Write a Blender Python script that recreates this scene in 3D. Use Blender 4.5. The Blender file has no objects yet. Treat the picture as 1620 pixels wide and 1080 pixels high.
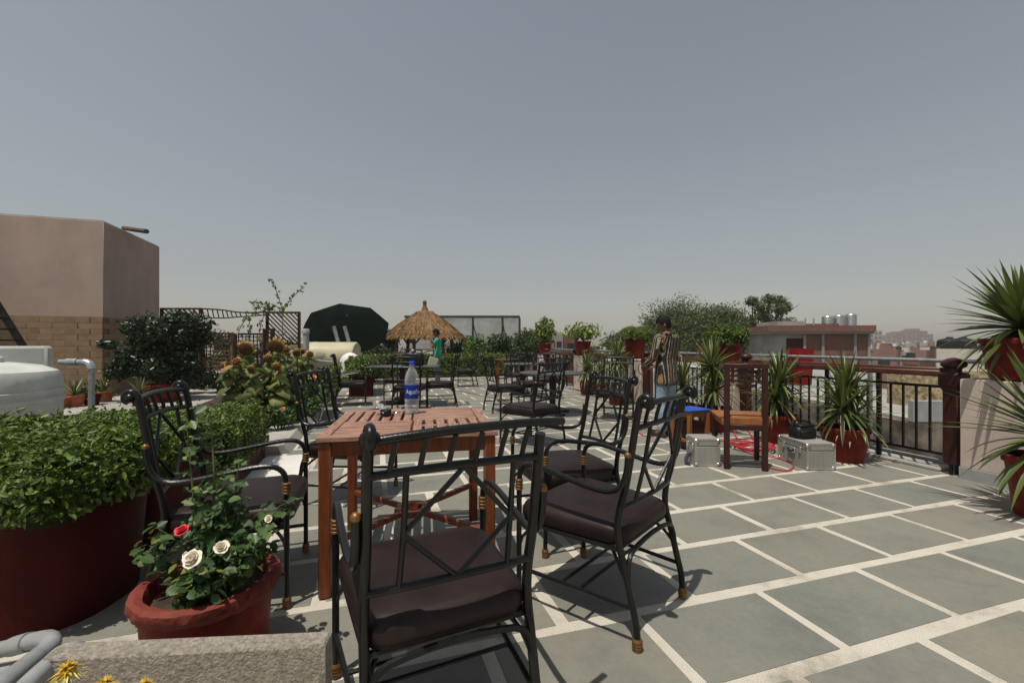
import bpy, bmesh, math, random
import numpy as np
from mathutils import Vector, Matrix, Euler
random.seed(7)
rng = np.random.default_rng(7)
scene = bpy.context.scene
col = scene.collection
R = math.radians

# ------------------------------------------------------------------ camera
cam_data = bpy.data.cameras.new('camera')
cam_data.sensor_width = 36.0
cam_data.lens = 700.0 / 1620.0 * 36.0
cam_data.shift_y = 4.0 / 1620.0
cam_data.clip_start = 0.05
cam_data.clip_end = 6000.0
cam = bpy.data.objects.new('camera', cam_data)
cam.location = (0, 0, 1.2)
cam.rotation_euler = (R(90), 0, 0)
col.objects.link(cam)
scene.camera = cam

# ------------------------------------------------------------------ sky and sun
SUN_DIR = Vector((0.19, 0.265, -1.0)).normalized()      # the way the light travels
world = bpy.data.worlds.new('World')
scene.world = world
world.use_nodes = True
wn = world.node_tree
wn.nodes.clear()
sky = wn.nodes.new('ShaderNodeTexSky')
sky.sky_type = 'NISHITA'
sky.sun_disc = False
sky.sun_elevation = math.asin(-SUN_DIR.z)
sky.sun_rotation = R(226)
sky.altitude = 200.0
sky.air_density = 1.55
sky.dust_density = 1.2
sky.ozone_density = 1.0
hsv = wn.nodes.new('ShaderNodeHueSaturation')
hsv.inputs['Saturation'].default_value = 0.40
bg = wn.nodes.new('ShaderNodeBackground')
bg.inputs['Strength'].default_value = 0.076
wo = wn.nodes.new('ShaderNodeOutputWorld')
wn.links.new(sky.outputs[0], hsv.inputs['Color'])
wn.links.new(hsv.outputs[0], bg.inputs['Color'])
wn.links.new(bg.outputs[0], wo.inputs['Surface'])

sun_data = bpy.data.lights.new('sun', 'SUN')
sun_data.energy = 4.3
sun_data.angle = R(0.55)
sun_data.color = (1.0, 0.94, 0.84)
sun = bpy.data.objects.new('sun', sun_data)
sun.rotation_euler = SUN_DIR.to_track_quat('-Z', 'Y').to_euler()
sun.location = (-4, -4, 20)
col.objects.link(sun)

scene.view_settings.view_transform = 'Standard'
scene.view_settings.look = 'None'
scene.view_settings.gamma = 1.0
scene.view_settings.exposure = 0.0
scene.view_settings.use_curve_mapping = False

# ------------------------------------------------------------------ materials
MATS = {}
def M(name, c, rough=0.6, metal=0.0, var=0.12, scale=4.0, bump=0.0, bscale=60.0, c2=None, spec=0.26, detail=4.0, coat=0.0, stretch=None):
    """procedural material: two-tone noise colour, fine noise relief"""
    if name in MATS: return MATS[name]
    m = bpy.data.materials.new(name); m.use_nodes = True
    nt = m.node_tree; n = nt.nodes; l = nt.links
    b = n['Principled BSDF']
    b.inputs['Roughness'].default_value = rough
    b.inputs['Metallic'].default_value = metal
    b.inputs['Specular IOR Level'].default_value = spec
    b.inputs['Coat Weight'].default_value = coat
    tc = n.new('ShaderNodeTexCoord'); oi = n.new('ShaderNodeObjectInfo')
    add = n.new('ShaderNodeVectorMath'); add.operation = 'MULTIPLY_ADD'
    comb = n.new('ShaderNodeCombineXYZ')
    for k in range(3): l.new(oi.outputs['Random'], comb.inputs[k])
    add.inputs[1].default_value = (37.0, 53.0, 71.0)
    l.new(comb.outputs[0], add.inputs[0]); l.new(tc.outputs['Object'], add.inputs[2])
    vec = add.outputs[0]
    if stretch:
        mp = n.new('ShaderNodeMapping'); mp.inputs['Scale'].default_value = stretch
        l.new(vec, mp.inputs['Vector']); vec = mp.outputs[0]
    nz = n.new('ShaderNodeTexNoise'); nz.inputs['Scale'].default_value = scale; nz.inputs['Detail'].default_value = detail
    nz.inputs['Roughness'].default_value = 0.6
    l.new(vec, nz.inputs['Vector'])
    rp = n.new('ShaderNodeValToRGB')
    a = [max(0, x * (1 - var)) for x in c]
    d = [min(1, x * (1 + var)) for x in (c2 or c)]
    rp.color_ramp.elements[0].position = 0.33; rp.color_ramp.elements[0].color = (*a, 1)
    rp.color_ramp.elements[1].position = 0.68; rp.color_ramp.elements[1].color = (*d, 1)
    l.new(nz.outputs['Fac'], rp.inputs['Fac']); l.new(rp.outputs[0], b.inputs['Base Color'])
    if bump > 0:
        nb = n.new('ShaderNodeTexNoise'); nb.inputs['Scale'].default_value = bscale; nb.inputs['Detail'].default_value = 5
        l.new(vec, nb.inputs['Vector'])
        bp = n.new('ShaderNodeBump'); bp.inputs['Strength'].default_value = bump; bp.inputs['Distance'].default_value = 0.01
        l.new(nb.outputs['Fac'], bp.inputs['Height']); l.new(bp.outputs[0], b.inputs['Normal'])
    MATS[name] = m
    return m

def leaf_mat(name, dark, light, yellow=None, trans=0.25, rough=0.45):
    if name in MATS: return MATS[name]
    m = bpy.data.materials.new(name); m.use_nodes = True
    nt = m.node_tree; n = nt.nodes; l = nt.links
    b = n['Principled BSDF']; b.inputs['Roughness'].default_value = rough
    b.inputs['Specular IOR Level'].default_value = 0.35
    g = n.new('ShaderNodeNewGeometry'); oi = n.new('ShaderNodeObjectInfo')
    ad = n.new('ShaderNodeMath'); ad.operation = 'ADD'
    l.new(g.outputs['Random Per Island'], ad.inputs[0]); l.new(oi.outputs['Random'], ad.inputs[1])
    fr = n.new('ShaderNodeMath'); fr.operation = 'FRACT'; l.new(ad.outputs[0], fr.inputs[0])
    rp = n.new('ShaderNodeValToRGB')
    e = rp.color_ramp.elements
    e[0].position = 0.0; e[0].color = (*dark, 1)
    e[1].position = 0.9; e[1].color = (*light, 1)
    if yellow:
        x = e.new(0.985); x.color = (*yellow, 1)
    l.new(fr.outputs[0], rp.inputs['Fac']); l.new(rp.outputs[0], b.inputs['Base Color'])
    t = n.new('ShaderNodeBsdfTranslucent'); l.new(rp.outputs[0], t.inputs['Color'])
    mx = n.new('ShaderNodeMixShader'); mx.inputs['Fac'].default_value = trans
    l.new(b.outputs[0], mx.inputs[1]); l.new(t.outputs[0], mx.inputs[2])
    l.new(mx.outputs[0], n['Material Output'].inputs['Surface'])
    MATS[name] = m
    return m

M('black_metal', (0.0070, 0.0072, 0.0068), 0.29, 0.0, 0.35, 9, 0.12, 160, spec=0.30)
M('gold', (0.20, 0.105, 0.038), 0.45, 0.6, 0.25, 30)
M('leather', (0.0132, 0.0066, 0.0060), 0.46, 0, 0.2, 7, 0.10, 260, c2=(0.0170, 0.0090, 0.0082), spec=0.24)
M('plain_floor', (0.31, 0.295, 0.265), 0.8, 0, 0.18, 1.5, 0.2, 40, detail=7)
M('marble', (0.62, 0.60, 0.56), 0.5, 0, 0.12, 3, 0, detail=9)
M('teak', (0.225, 0.115, 0.078), 0.5, 0, 0.35, 9, 0.15, 90, stretch=(1, 14, 14), c2=(0.31, 0.175, 0.125))
M('teak_across', (0.225, 0.115, 0.078), 0.5, 0, 0.35, 9, 0.15, 90, stretch=(14, 1, 14), c2=(0.31, 0.175, 0.125))
M('teak_red', (0.15, 0.040, 0.013), 0.42, 0, 0.3, 8, 0.1, 90, stretch=(10, 10, 1))
M('dark_wood', (0.040, 0.012, 0.009), 0.38, 0, 0.3, 8, 0.1, 80, stretch=(8, 8, 1))
M('rail_wood', (0.085, 0.028, 0.021), 0.42, 0, 0.28, 6, 0.12, 80)
M('orange_wood', (0.25, 0.092, 0.028), 0.45, 0, 0.28, 7, 0.1, 80, stretch=(8, 8, 1))
M('lattice_wood', (0.045, 0.016, 0.011), 0.6, 0, 0.35, 6)
M('bamboo', (0.17, 0.10, 0.05), 0.7, 0, 0.35, 8)
M('red_pot', (0.125, 0.0098, 0.0066), 0.52, 0, 0.32, 9, 0.10, 30, c2=(0.165, 0.017, 0.011), detail=7, spec=0.16)
M('red_planter', (0.048, 0.0042, 0.0032), 0.6, 0, 0.22, 4, 0.14, 25, detail=8, spec=0.12)
M('red_rim', (0.165, 0.032, 0.021), 0.75, 0, 0.28, 12, 0.6, 40, detail=7)
M('terracotta', (0.36, 0.115, 0.055), 0.75, 0, 0.2, 10, 0.2, 40)
M('red_bright', (0.27, 0.011, 0.011), 0.5, 0, 0.12, 5)
M('soil', (0.045, 0.032, 0.022), 0.95, 0, 0.4, 20, 0.9, 50)
M('pink_wall', (0.355, 0.262, 0.216), 0.85, 0, 0.06, 1.2, 0.35, 9, c2=(0.385, 0.288, 0.24), detail=10, stretch=(1.3, 1.3, 0.7))
M('pillar_pink', (0.52, 0.42, 0.365), 0.85, 0, 0.12, 3, 0.2, 20, detail=8)
M('skirting', (0.33, 0.335, 0.32), 0.7, 0, 0.12, 5, 0.1, 30)
M('clad', (0.24, 0.155, 0.09), 0.8, 0, 0.16, 3.5, 0.4, 30, c2=(0.265, 0.18, 0.108), detail=8)
M('clad_joint', (0.20, 0.13, 0.075), 0.9, 0, 0.2, 10)
M('grey_paint', (0.30, 0.30, 0.275), 0.7, 0, 0.16, 2.5, 0.15, 20, detail=9)
M('tank_white', (0.50, 0.51, 0.47), 0.5, 0, 0.2, 2.0, 0.12, 12, detail=9)
M('pvc', (0.23, 0.235, 0.235), 0.45, 0, 0.30, 8, 0.08, 40, detail=7)
M('galv', (0.42, 0.43, 0.44), 0.38, 0.7, 0.2, 12, 0.05, 60)
M('chrome', (0.60, 0.60, 0.58), 0.25, 0.9, 0.1, 6)
M('steel', (0.52, 0.53, 0.53), 0.32, 0.85, 0.15, 5)
M('alu', (0.30, 0.29, 0.255), 0.6, 0.2, 0.12, 3, 0.05, 90, stretch=(20, 20, 1))
M('alu_edge', (0.42, 0.41, 0.38), 0.45, 0.5, 0.1, 8)
M('stone', (0.215, 0.19, 0.15), 0.9, 0, 0.22, 75, 0.8, 140, c2=(0.28, 0.25, 0.205), detail=9)
M('cream_tank', (0.47, 0.42, 0.29), 0.4, 0, 0.12, 2.5, 0.05, 20, detail=8)
M('white_paint', (0.66, 0.65, 0.61), 0.6, 0, 0.1, 3)
M('rubber', (0.015, 0.015, 0.016), 0.6, 0, 0.3, 10, 0.1, 60)
M('black_bag', (0.008, 0.008, 0.009), 0.45, 0, 0.4, 10, 0.5, 25, spec=0.3)
M('navy', (0.035, 0.035, 0.065), 0.8, 0, 0.3, 20)
M('dark_table', (0.055, 0.057, 0.055), 0.35, 0, 0.2, 5)
M('umbrella', (0.0022, 0.0052, 0.0040), 0.95, 0, 0.3, 3, spec=0.05)
M('straw', (0.32, 0.185, 0.075), 0.9, 0, 0.45, 12, 0.5, 60, c2=(0.40, 0.245, 0.11))
M('straw_dark', (0.15, 0.085, 0.04), 0.9, 0, 0.4, 12)
M('bark', (0.09, 0.065, 0.045), 0.9, 0, 0.3, 10, 0.5, 30)
M('stem', (0.07, 0.095, 0.03), 0.7, 0, 0.3, 10)
M('twig', (0.10, 0.075, 0.04), 0.8, 0, 0.3, 10)
M('net_frame', (0.045, 0.05, 0.05), 0.5, 0.2, 0.2, 5)
M('brick_wall', (0.23, 0.085, 0.055), 0.9, 0, 0.25, 9)
M('concrete', (0.30, 0.285, 0.255), 0.9, 0, 0.18, 0.9, 0.2, 8, detail=9)
M('cream_wall', (0.56, 0.52, 0.43), 0.85, 0, 0.12, 0.8, detail=9)
M('white_wall', (0.66, 0.66, 0.64), 0.85, 0, 0.12, 0.5, detail=9)
M('rose_wall', (0.24, 0.14, 0.115), 0.85, 0, 0.14, 0.3, detail=9)
M('brick_far', (0.20, 0.075, 0.052), 0.9, 0, 0.25, 0.8, detail=9)
M('yellow_stone', (0.25, 0.19, 0.105), 0.9, 0, 0.5, 11, 1.0, 12, c2=(0.37, 0.29, 0.17), detail=8)
M('rubble', (0.10, 0.075, 0.058), 0.95, 0, 0.45, 2.2, 0.8, 9, c2=(0.20, 0.165, 0.135), detail=9)
M('window_dark', (0.02, 0.022, 0.024), 0.25, 0, 0.2, 2)
M('blue_top', (0.018, 0.075, 0.36), 0.55, 0, 0.12, 6)
M('cable_red', (0.42, 0.020, 0.035), 0.45, 0, 0.1, 10)
M('cable_dark', (0.10, 0.028, 0.022), 0.5, 0, 0.1, 10)
M('skin', (0.165, 0.080, 0.050), 0.5, 0, 0.12, 12)
M('hair', (0.006, 0.005, 0.005), 0.65, 0, 0.3, 60, 0.5, 200, spec=0.15)
M('jeans', (0.20, 0.265, 0.33), 0.85, 0, 0.22, 7, 0.3, 30, c2=(0.30, 0.37, 0.43))
M('jeans_dark', (0.125, 0.15, 0.19), 0.85, 0, 0.25, 7, 0.3, 30)
M('green_shirt', (0.014, 0.30, 0.185), 0.8, 0, 0.15, 6, 0.4, 15)
M('shoe', (0.03, 0.025, 0.022), 0.5, 0, 0.2, 10)
M('khaki', (0.34, 0.33, 0.255), 0.7, 0, 0.1, 6)
M('petal_yellow', (0.50, 0.31, 0.025), 0.6, 0, 0.15, 12)
M('petal_pale', (0.55, 0.50, 0.20), 0.6, 0, 0.15, 12)
M('sun_disc', (0.105, 0.048, 0.017), 0.95, 0, 0.4, 40, 1.0, 90)
M('dry_leaf', (0.24, 0.145, 0.06), 0.85, 0, 0.3, 12)
M('rose_white', (0.78, 0.70, 0.57), 0.55, 0, 0.06, 20)
M('rose_pink', (0.72, 0.25, 0.20), 0.55, 0, 0.12, 20)
M('rose_red', (0.62, 0.05, 0.055), 0.5, 0, 0.12, 20)
M('rose_orange', (0.70, 0.16, 0.07), 0.55, 0, 0.12, 20)
M('ground', (0.14, 0.12, 0.095), 0.95, 0, 0.3, 0.02, detail=10)
M('bottle_cap', (0.02, 0.08, 0.62), 0.35, 0, 0.05, 5)
M('bottle_label', (0.010, 0.028, 0.20), 0.35, 0, 0.10, 12)
M('label_ink', (0.62, 0.72, 0.85), 0.4, 0, 0.05, 5)
leaf_mat('hedge_leaf', (0.024, 0.050, 0.008), (0.130, 0.205, 0.030), (0.24, 0.28, 0.05))
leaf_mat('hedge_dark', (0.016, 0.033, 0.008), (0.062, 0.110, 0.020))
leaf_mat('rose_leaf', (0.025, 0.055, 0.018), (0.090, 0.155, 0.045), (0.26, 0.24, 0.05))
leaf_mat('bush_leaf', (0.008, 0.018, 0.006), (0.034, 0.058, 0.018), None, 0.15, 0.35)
leaf_mat('sunflower_leaf', (0.060, 0.090, 0.022), (0.21, 0.225, 0.065), None, 0.3, 0.6)
leaf_mat('yucca_leaf', (0.042, 0.068, 0.014), (0.150, 0.185, 0.046), (0.26, 0.25, 0.09), 0.12, 0.36)
leaf_mat('yucca_dry', (0.13, 0.12, 0.07), (0.27, 0.25, 0.16), None, 0.1, 0.6)
leaf_mat('tree_leaf', (0.026, 0.044, 0.012), (0.120, 0.155, 0.045), None, 0.2, 0.6)
leaf_mat('tree_green', (0.026, 0.050, 0.012), (0.110, 0.160, 0.038), None, 0.25, 0.55)
leaf_mat('pale_leaf', (0.10, 0.16, 0.03), (0.27, 0.33, 0.08), None, 0.3, 0.5)
leaf_mat('vine_leaf', (0.07, 0.12, 0.02), (0.21, 0.26, 0.055), None, 0.35, 0.5)
leaf_mat('straw_strip', (0.10, 0.055, 0.022), (0.36, 0.215, 0.10), None, 0.0, 0.9)
leaf_mat('rust_leaf', (0.10, 0.035, 0.015), (0.22, 0.09, 0.04), None, 0.15, 0.7)

def special_mats():
    # riven slate slab: every slab its own tint, clouds, fine grain, pale scuffs and dark specks
    m = bpy.data.materials.new('slate'); m.use_nodes = True; n = m.node_tree.nodes; l = m.node_tree.links
    b = n['Principled BSDF']; b.inputs['Specular IOR Level'].default_value = 0.3
    tc = n.new('ShaderNodeTexCoord'); g = n.new('ShaderNodeNewGeometry'); oi = n.new('ShaderNodeObjectInfo')
    def noise(sc, det=6, rough=0.6, stretch=None):
        z = n.new('ShaderNodeTexNoise'); z.inputs['Scale'].default_value = sc; z.inputs['Detail'].default_value = det; z.inputs['Roughness'].default_value = rough
        if stretch:
            mp = n.new('ShaderNodeMapping'); mp.inputs['Scale'].default_value = stretch; mp.inputs['Rotation'].default_value = (0, 0, 0.5)
            l.new(g.outputs['Position'], mp.inputs['Vector']); l.new(mp.outputs[0], z.inputs['Vector'])
        else: l.new(g.outputs['Position'], z.inputs['Vector'])
        return z.outputs['Fac']
    def ramp(fac, *st):
        r = n.new('ShaderNodeValToRGB'); e = r.color_ramp.elements
        e[0].position, e[0].color = st[0][0], (*st[0][1], 1); e[1].position, e[1].color = st[-1][0], (*st[-1][1], 1)
        for p, c in st[1:-1]: x = e.new(p); x.color = (*c, 1)
        l.new(fac, r.inputs['Fac']); return r.outputs[0]
    def mix(mode, f, a, c):
        x = n.new('ShaderNodeMix'); x.data_type = 'RGBA'; x.blend_type = mode
        if isinstance(f, float): x.inputs[0].default_value = f
        else: l.new(f, x.inputs[0])
        l.new(a, x.inputs[6]); l.new(c, x.inputs[7]); return x.outputs[2]
    tint = ramp(oi.outputs['Random'], (0.0, (0.166, 0.170, 0.148)), (0.35, (0.188, 0.184, 0.154)), (0.7, (0.178, 0.174, 0.144)), (1.0, (0.196, 0.186, 0.152)))
    c = mix('MULTIPLY', 0.85, tint, ramp(noise(1.9, 8, 0.68), (0.28, (0.70, 0.72, 0.74)), (0.5, (1.0, 1.0, 1.0)), (0.75, (1.18, 1.14, 1.06))))
    c = mix('MULTIPLY', 0.8, c, ramp(noise(38, 4, 0.7), (0.3, (0.90, 0.90, 0.90)), (0.7, (1.08, 1.08, 1.08))))
    sc_ = ramp(noise(7, 9, 0.75, (1, 6, 1)), (0.60, (0, 0, 0)), (0.74, (0.16, 0.16, 0.16))); pale = n.new('ShaderNodeRGB'); pale.outputs[0].default_value = (0.34, 0.33, 0.29, 1)
    c = mix('MIX', sc_, c, pale.outputs[0])
    v = n.new('ShaderNodeTexVoronoi'); v.inputs['Scale'].default_value = 5.5; v.inputs['Randomness'].default_value = 1.0; l.new(g.outputs['Position'], v.inputs['Vector'])
    sp_ = ramp(v.outputs['Distance'], (0.018, (0.75, 0.75, 0.75)), (0.034, (0, 0, 0))); dk = n.new('ShaderNodeRGB'); dk.outputs[0].default_value = (0.055, 0.048, 0.038, 1)
    c = mix('MIX', sp_, c, dk.outputs[0])
    l.new(c, b.inputs['Base Color'])
    ro = n.new('ShaderNodeMapRange'); ro.inputs[3].default_value = 0.42; ro.inputs[4].default_value = 0.68; l.new(noise(3.1, 5), ro.inputs[0]); l.new(ro.outputs[0], b.inputs['Roughness'])
    bp = n.new('ShaderNodeBump'); bp.inputs['Strength'].default_value = 0.10; bp.inputs['Distance'].default_value = 0.01; l.new(noise(22, 7, 0.65), bp.inputs['Height']); l.new(bp.outputs[0], b.inputs['Normal'])
    MATS['slate'] = m
    # terrazzo grit joints: pale chips, fine speckle, old grey stains
    m = bpy.data.materials.new('grit'); m.use_nodes = True; n = m.node_tree.nodes; l = m.node_tree.links
    b = n['Principled BSDF']; b.inputs['Roughness'].default_value = 0.88; b.inputs['Specular IOR Level'].default_value = 0.15
    g = n.new('ShaderNodeNewGeometry')
    c = ramp(noise(230, 3, 0.7), (0.30, (0.30, 0.27, 0.22)), (0.48, (0.50, 0.465, 0.40)), (0.72, (0.66, 0.62, 0.54)))
    c = mix('MULTIPLY', 0.9, c, ramp(noise(2.3, 9, 0.7), (0.33, (0.46, 0.43, 0.38)), (0.47, (0.90, 0.89, 0.87)), (0.7, (1.06, 1.06, 1.05))))
    l.new(c, b.inputs['Base Color'])
    bp = n.new('ShaderNodeBump'); bp.inputs['Strength'].default_value = 0.5; bp.inputs['Distance'].default_value = 0.006; l.new(noise(190, 3, 0.6), bp.inputs['Height']); l.new(bp.outputs[0], b.inputs['Normal'])
    MATS['grit'] = m
    # brick masonry for walls too far away to pick the bricks apart
    for name, sc in (('brick_mat', 4.2),):
        m = bpy.data.materials.new(name); m.use_nodes = True; n = m.node_tree.nodes; l = m.node_tree.links
        b = n['Principled BSDF']; b.inputs['Roughness'].default_value = 0.9
        tc = n.new('ShaderNodeTexCoord'); sp = n.new('ShaderNodeSeparateXYZ'); cb = n.new('ShaderNodeCombineXYZ')
        ad = n.new('ShaderNodeMath'); ad.operation = 'ADD'
        l.new(tc.outputs['Object'], sp.inputs[0]); l.new(sp.outputs[0], ad.inputs[0]); l.new(sp.outputs[1], ad.inputs[1])
        l.new(ad.outputs[0], cb.inputs[0]); l.new(sp.outputs[2], cb.inputs[1])
        br = n.new('ShaderNodeTexBrick'); br.inputs['Scale'].default_value = sc
        br.inputs['Color1'].default_value = (0.25, 0.085, 0.055, 1); br.inputs['Color2'].default_value = (0.17, 0.062, 0.045, 1)
        br.inputs['Mortar'].default_value = (0.26, 0.20, 0.16, 1); br.inputs['Mortar Size'].default_value = 0.025
        br.inputs['Row Height'].default_value = 0.34; br.inputs['Brick Width'].default_value = 0.95
        l.new(cb.outputs[0], br.inputs['Vector'])
        nz = n.new('ShaderNodeTexNoise'); nz.inputs['Scale'].default_value = 1.1; nz.inputs['Detail'].default_value = 9
        l.new(tc.outputs['Object'], nz.inputs['Vector'])
        mx = n.new('ShaderNodeMix'); mx.data_type = 'RGBA'; mx.blend_type = 'MULTIPLY'; mx.inputs[0].default_value = 0.7
        l.new(br.outputs['Color'], mx.inputs[6]); l.new(nz.outputs['Color'], mx.inputs[7])
        hs = n.new('ShaderNodeHueSaturation'); hs.inputs['Value'].default_value = 1.2; hs.inputs['Saturation'].default_value = 0.95
        l.new(mx.outputs[2], hs.inputs['Color']); l.new(hs.outputs[0], b.inputs['Base Color'])
        MATS[name] = m
    # woven shade net
    m = bpy.data.materials.new('net'); m.use_nodes = True; n = m.node_tree.nodes; l = m.node_tree.links
    b = n['Principled BSDF']; b.inputs['Base Color'].default_value = (0.14, 0.15, 0.15, 1); b.inputs['Roughness'].default_value = 0.9
    tr = n.new('ShaderNodeBsdfTransparent'); mx = n.new('ShaderNodeMixShader')
    tc = n.new('ShaderNodeTexCoord'); nz = n.new('ShaderNodeTexNoise'); nz.inputs['Scale'].default_value = 0.9; nz.inputs['Detail'].default_value = 3
    l.new(tc.outputs['Object'], nz.inputs['Vector'])
    mr = n.new('ShaderNodeMapRange'); mr.inputs[1].default_value = 0.35; mr.inputs[2].default_value = 0.7; mr.inputs[3].default_value = 0.42; mr.inputs[4].default_value = 0.72
    l.new(nz.outputs['Fac'], mr.inputs[0]); l.new(mr.outputs[0], mx.inputs['Fac'])
    l.new(tr.outputs[0], mx.inputs[1]); l.new(b.outputs[0], mx.inputs[2]); l.new(mx.outputs[0], n['Material Output'].inputs['Surface'])
    MATS['net'] = m
    # clear plastic
    for name, tint, ro in (('clear_plastic', (0.93, 0.95, 0.96, 1), 0.06), ('water', (0.93, 0.96, 0.97, 1), 0.02)):
        m = bpy.data.materials.new(name); m.use_nodes = True; n = m.node_tree.nodes; l = m.node_tree.links
        b = n['Principled BSDF']; b.inputs['Base Color'].default_value = (0.8, 0.82, 0.83, 1); b.inputs['Roughness'].default_value = ro
        tr = n.new('ShaderNodeBsdfTransparent'); tr.inputs['Color'].default_value = tint
        lw = n.new('ShaderNodeLayerWeight'); lw.inputs['Blend'].default_value = 0.35
        mr = n.new('ShaderNodeMapRange'); mr.inputs[3].default_value = 0.10; mr.inputs[4].default_value = 0.6
        l.new(lw.outputs['Facing'], mr.inputs[0])
        mx = n.new('ShaderNodeMixShader'); l.new(mr.outputs[0], mx.inputs['Fac'])
        l.new(tr.outputs[0], mx.inputs[1]); l.new(b.outputs[0], mx.inputs[2]); l.new(mx.outputs[0], n['Material Output'].inputs['Surface'])
        MATS[name] = m
    # striped shirt cloth
    m = bpy.data.materials.new('striped_cloth'); m.use_nodes = True; n = m.node_tree.nodes; l = m.node_tree.links
    b = n['Principled BSDF']; b.inputs['Roughness'].default_value = 0.8
    tc = n.new('ShaderNodeTexCoord'); sp = n.new('ShaderNodeSeparateXYZ'); nz = n.new('ShaderNodeTexNoise'); nz.inputs['Scale'].default_value = 5
    l.new(tc.outputs['Object'], sp.inputs[0]); l.new(tc.outputs['Object'], nz.inputs['Vector'])
    a1 = n.new('ShaderNodeMath'); a1.operation = 'MULTIPLY_ADD'; a1.inputs[1].default_value = 0.006
    ax = n.new('ShaderNodeMath'); ax.operation = 'MULTIPLY_ADD'; ax.inputs[1].default_value = 0.25
    l.new(sp.outputs[1], ax.inputs[0]); l.new(sp.outputs[0], ax.inputs[2])
    l.new(nz.outputs['Fac'], a1.inputs[0]); l.new(ax.outputs[0], a1.inputs[2])
    ml = n.new('ShaderNodeMath'); ml.operation = 'MULTIPLY'; ml.inputs[1].default_value = 13.0; l.new(a1.outputs[0], ml.inputs[0])
    fr = n.new('ShaderNodeMath'); fr.operation = 'FRACT'; l.new(ml.outputs[0], fr.inputs[0])
    rp = n.new('ShaderNodeValToRGB'); rp.color_ramp.interpolation = 'CONSTANT'
    e = rp.color_ramp.elements; e[0].position = 0; e[0].color = (0.012, 0.011, 0.011, 1); e[1].position = 0.26; e[1].color = (0.36, 0.32, 0.25, 1)
    for p, c in ((0.38, (0.012, 0.011, 0.011)), (0.60, (0.27, 0.15, 0.045)), (0.72, (0.012, 0.011, 0.011)), (0.84, (0.30, 0.25, 0.19)), (0.91, (0.012, 0.011, 0.011))):
        x = e.new(p); x.color = (*c, 1)
    l.new(fr.outputs[0], rp.inputs[0]); l.new(rp.outputs[0], b.inputs['Base Color'])
    nb = n.new('ShaderNodeTexNoise'); nb.inputs['Scale'].default_value = 12; l.new(tc.outputs['Object'], nb.inputs['Vector'])
    bp = n.new('ShaderNodeBump'); bp.inputs['Strength'].default_value = 0.8; bp.inputs['Distance'].default_value = 0.02
    l.new(nb.outputs['Fac'], bp.inputs['Height']); l.new(bp.outputs[0], b.inputs['Normal'])
    MATS['striped_cloth'] = m
special_mats()

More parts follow.
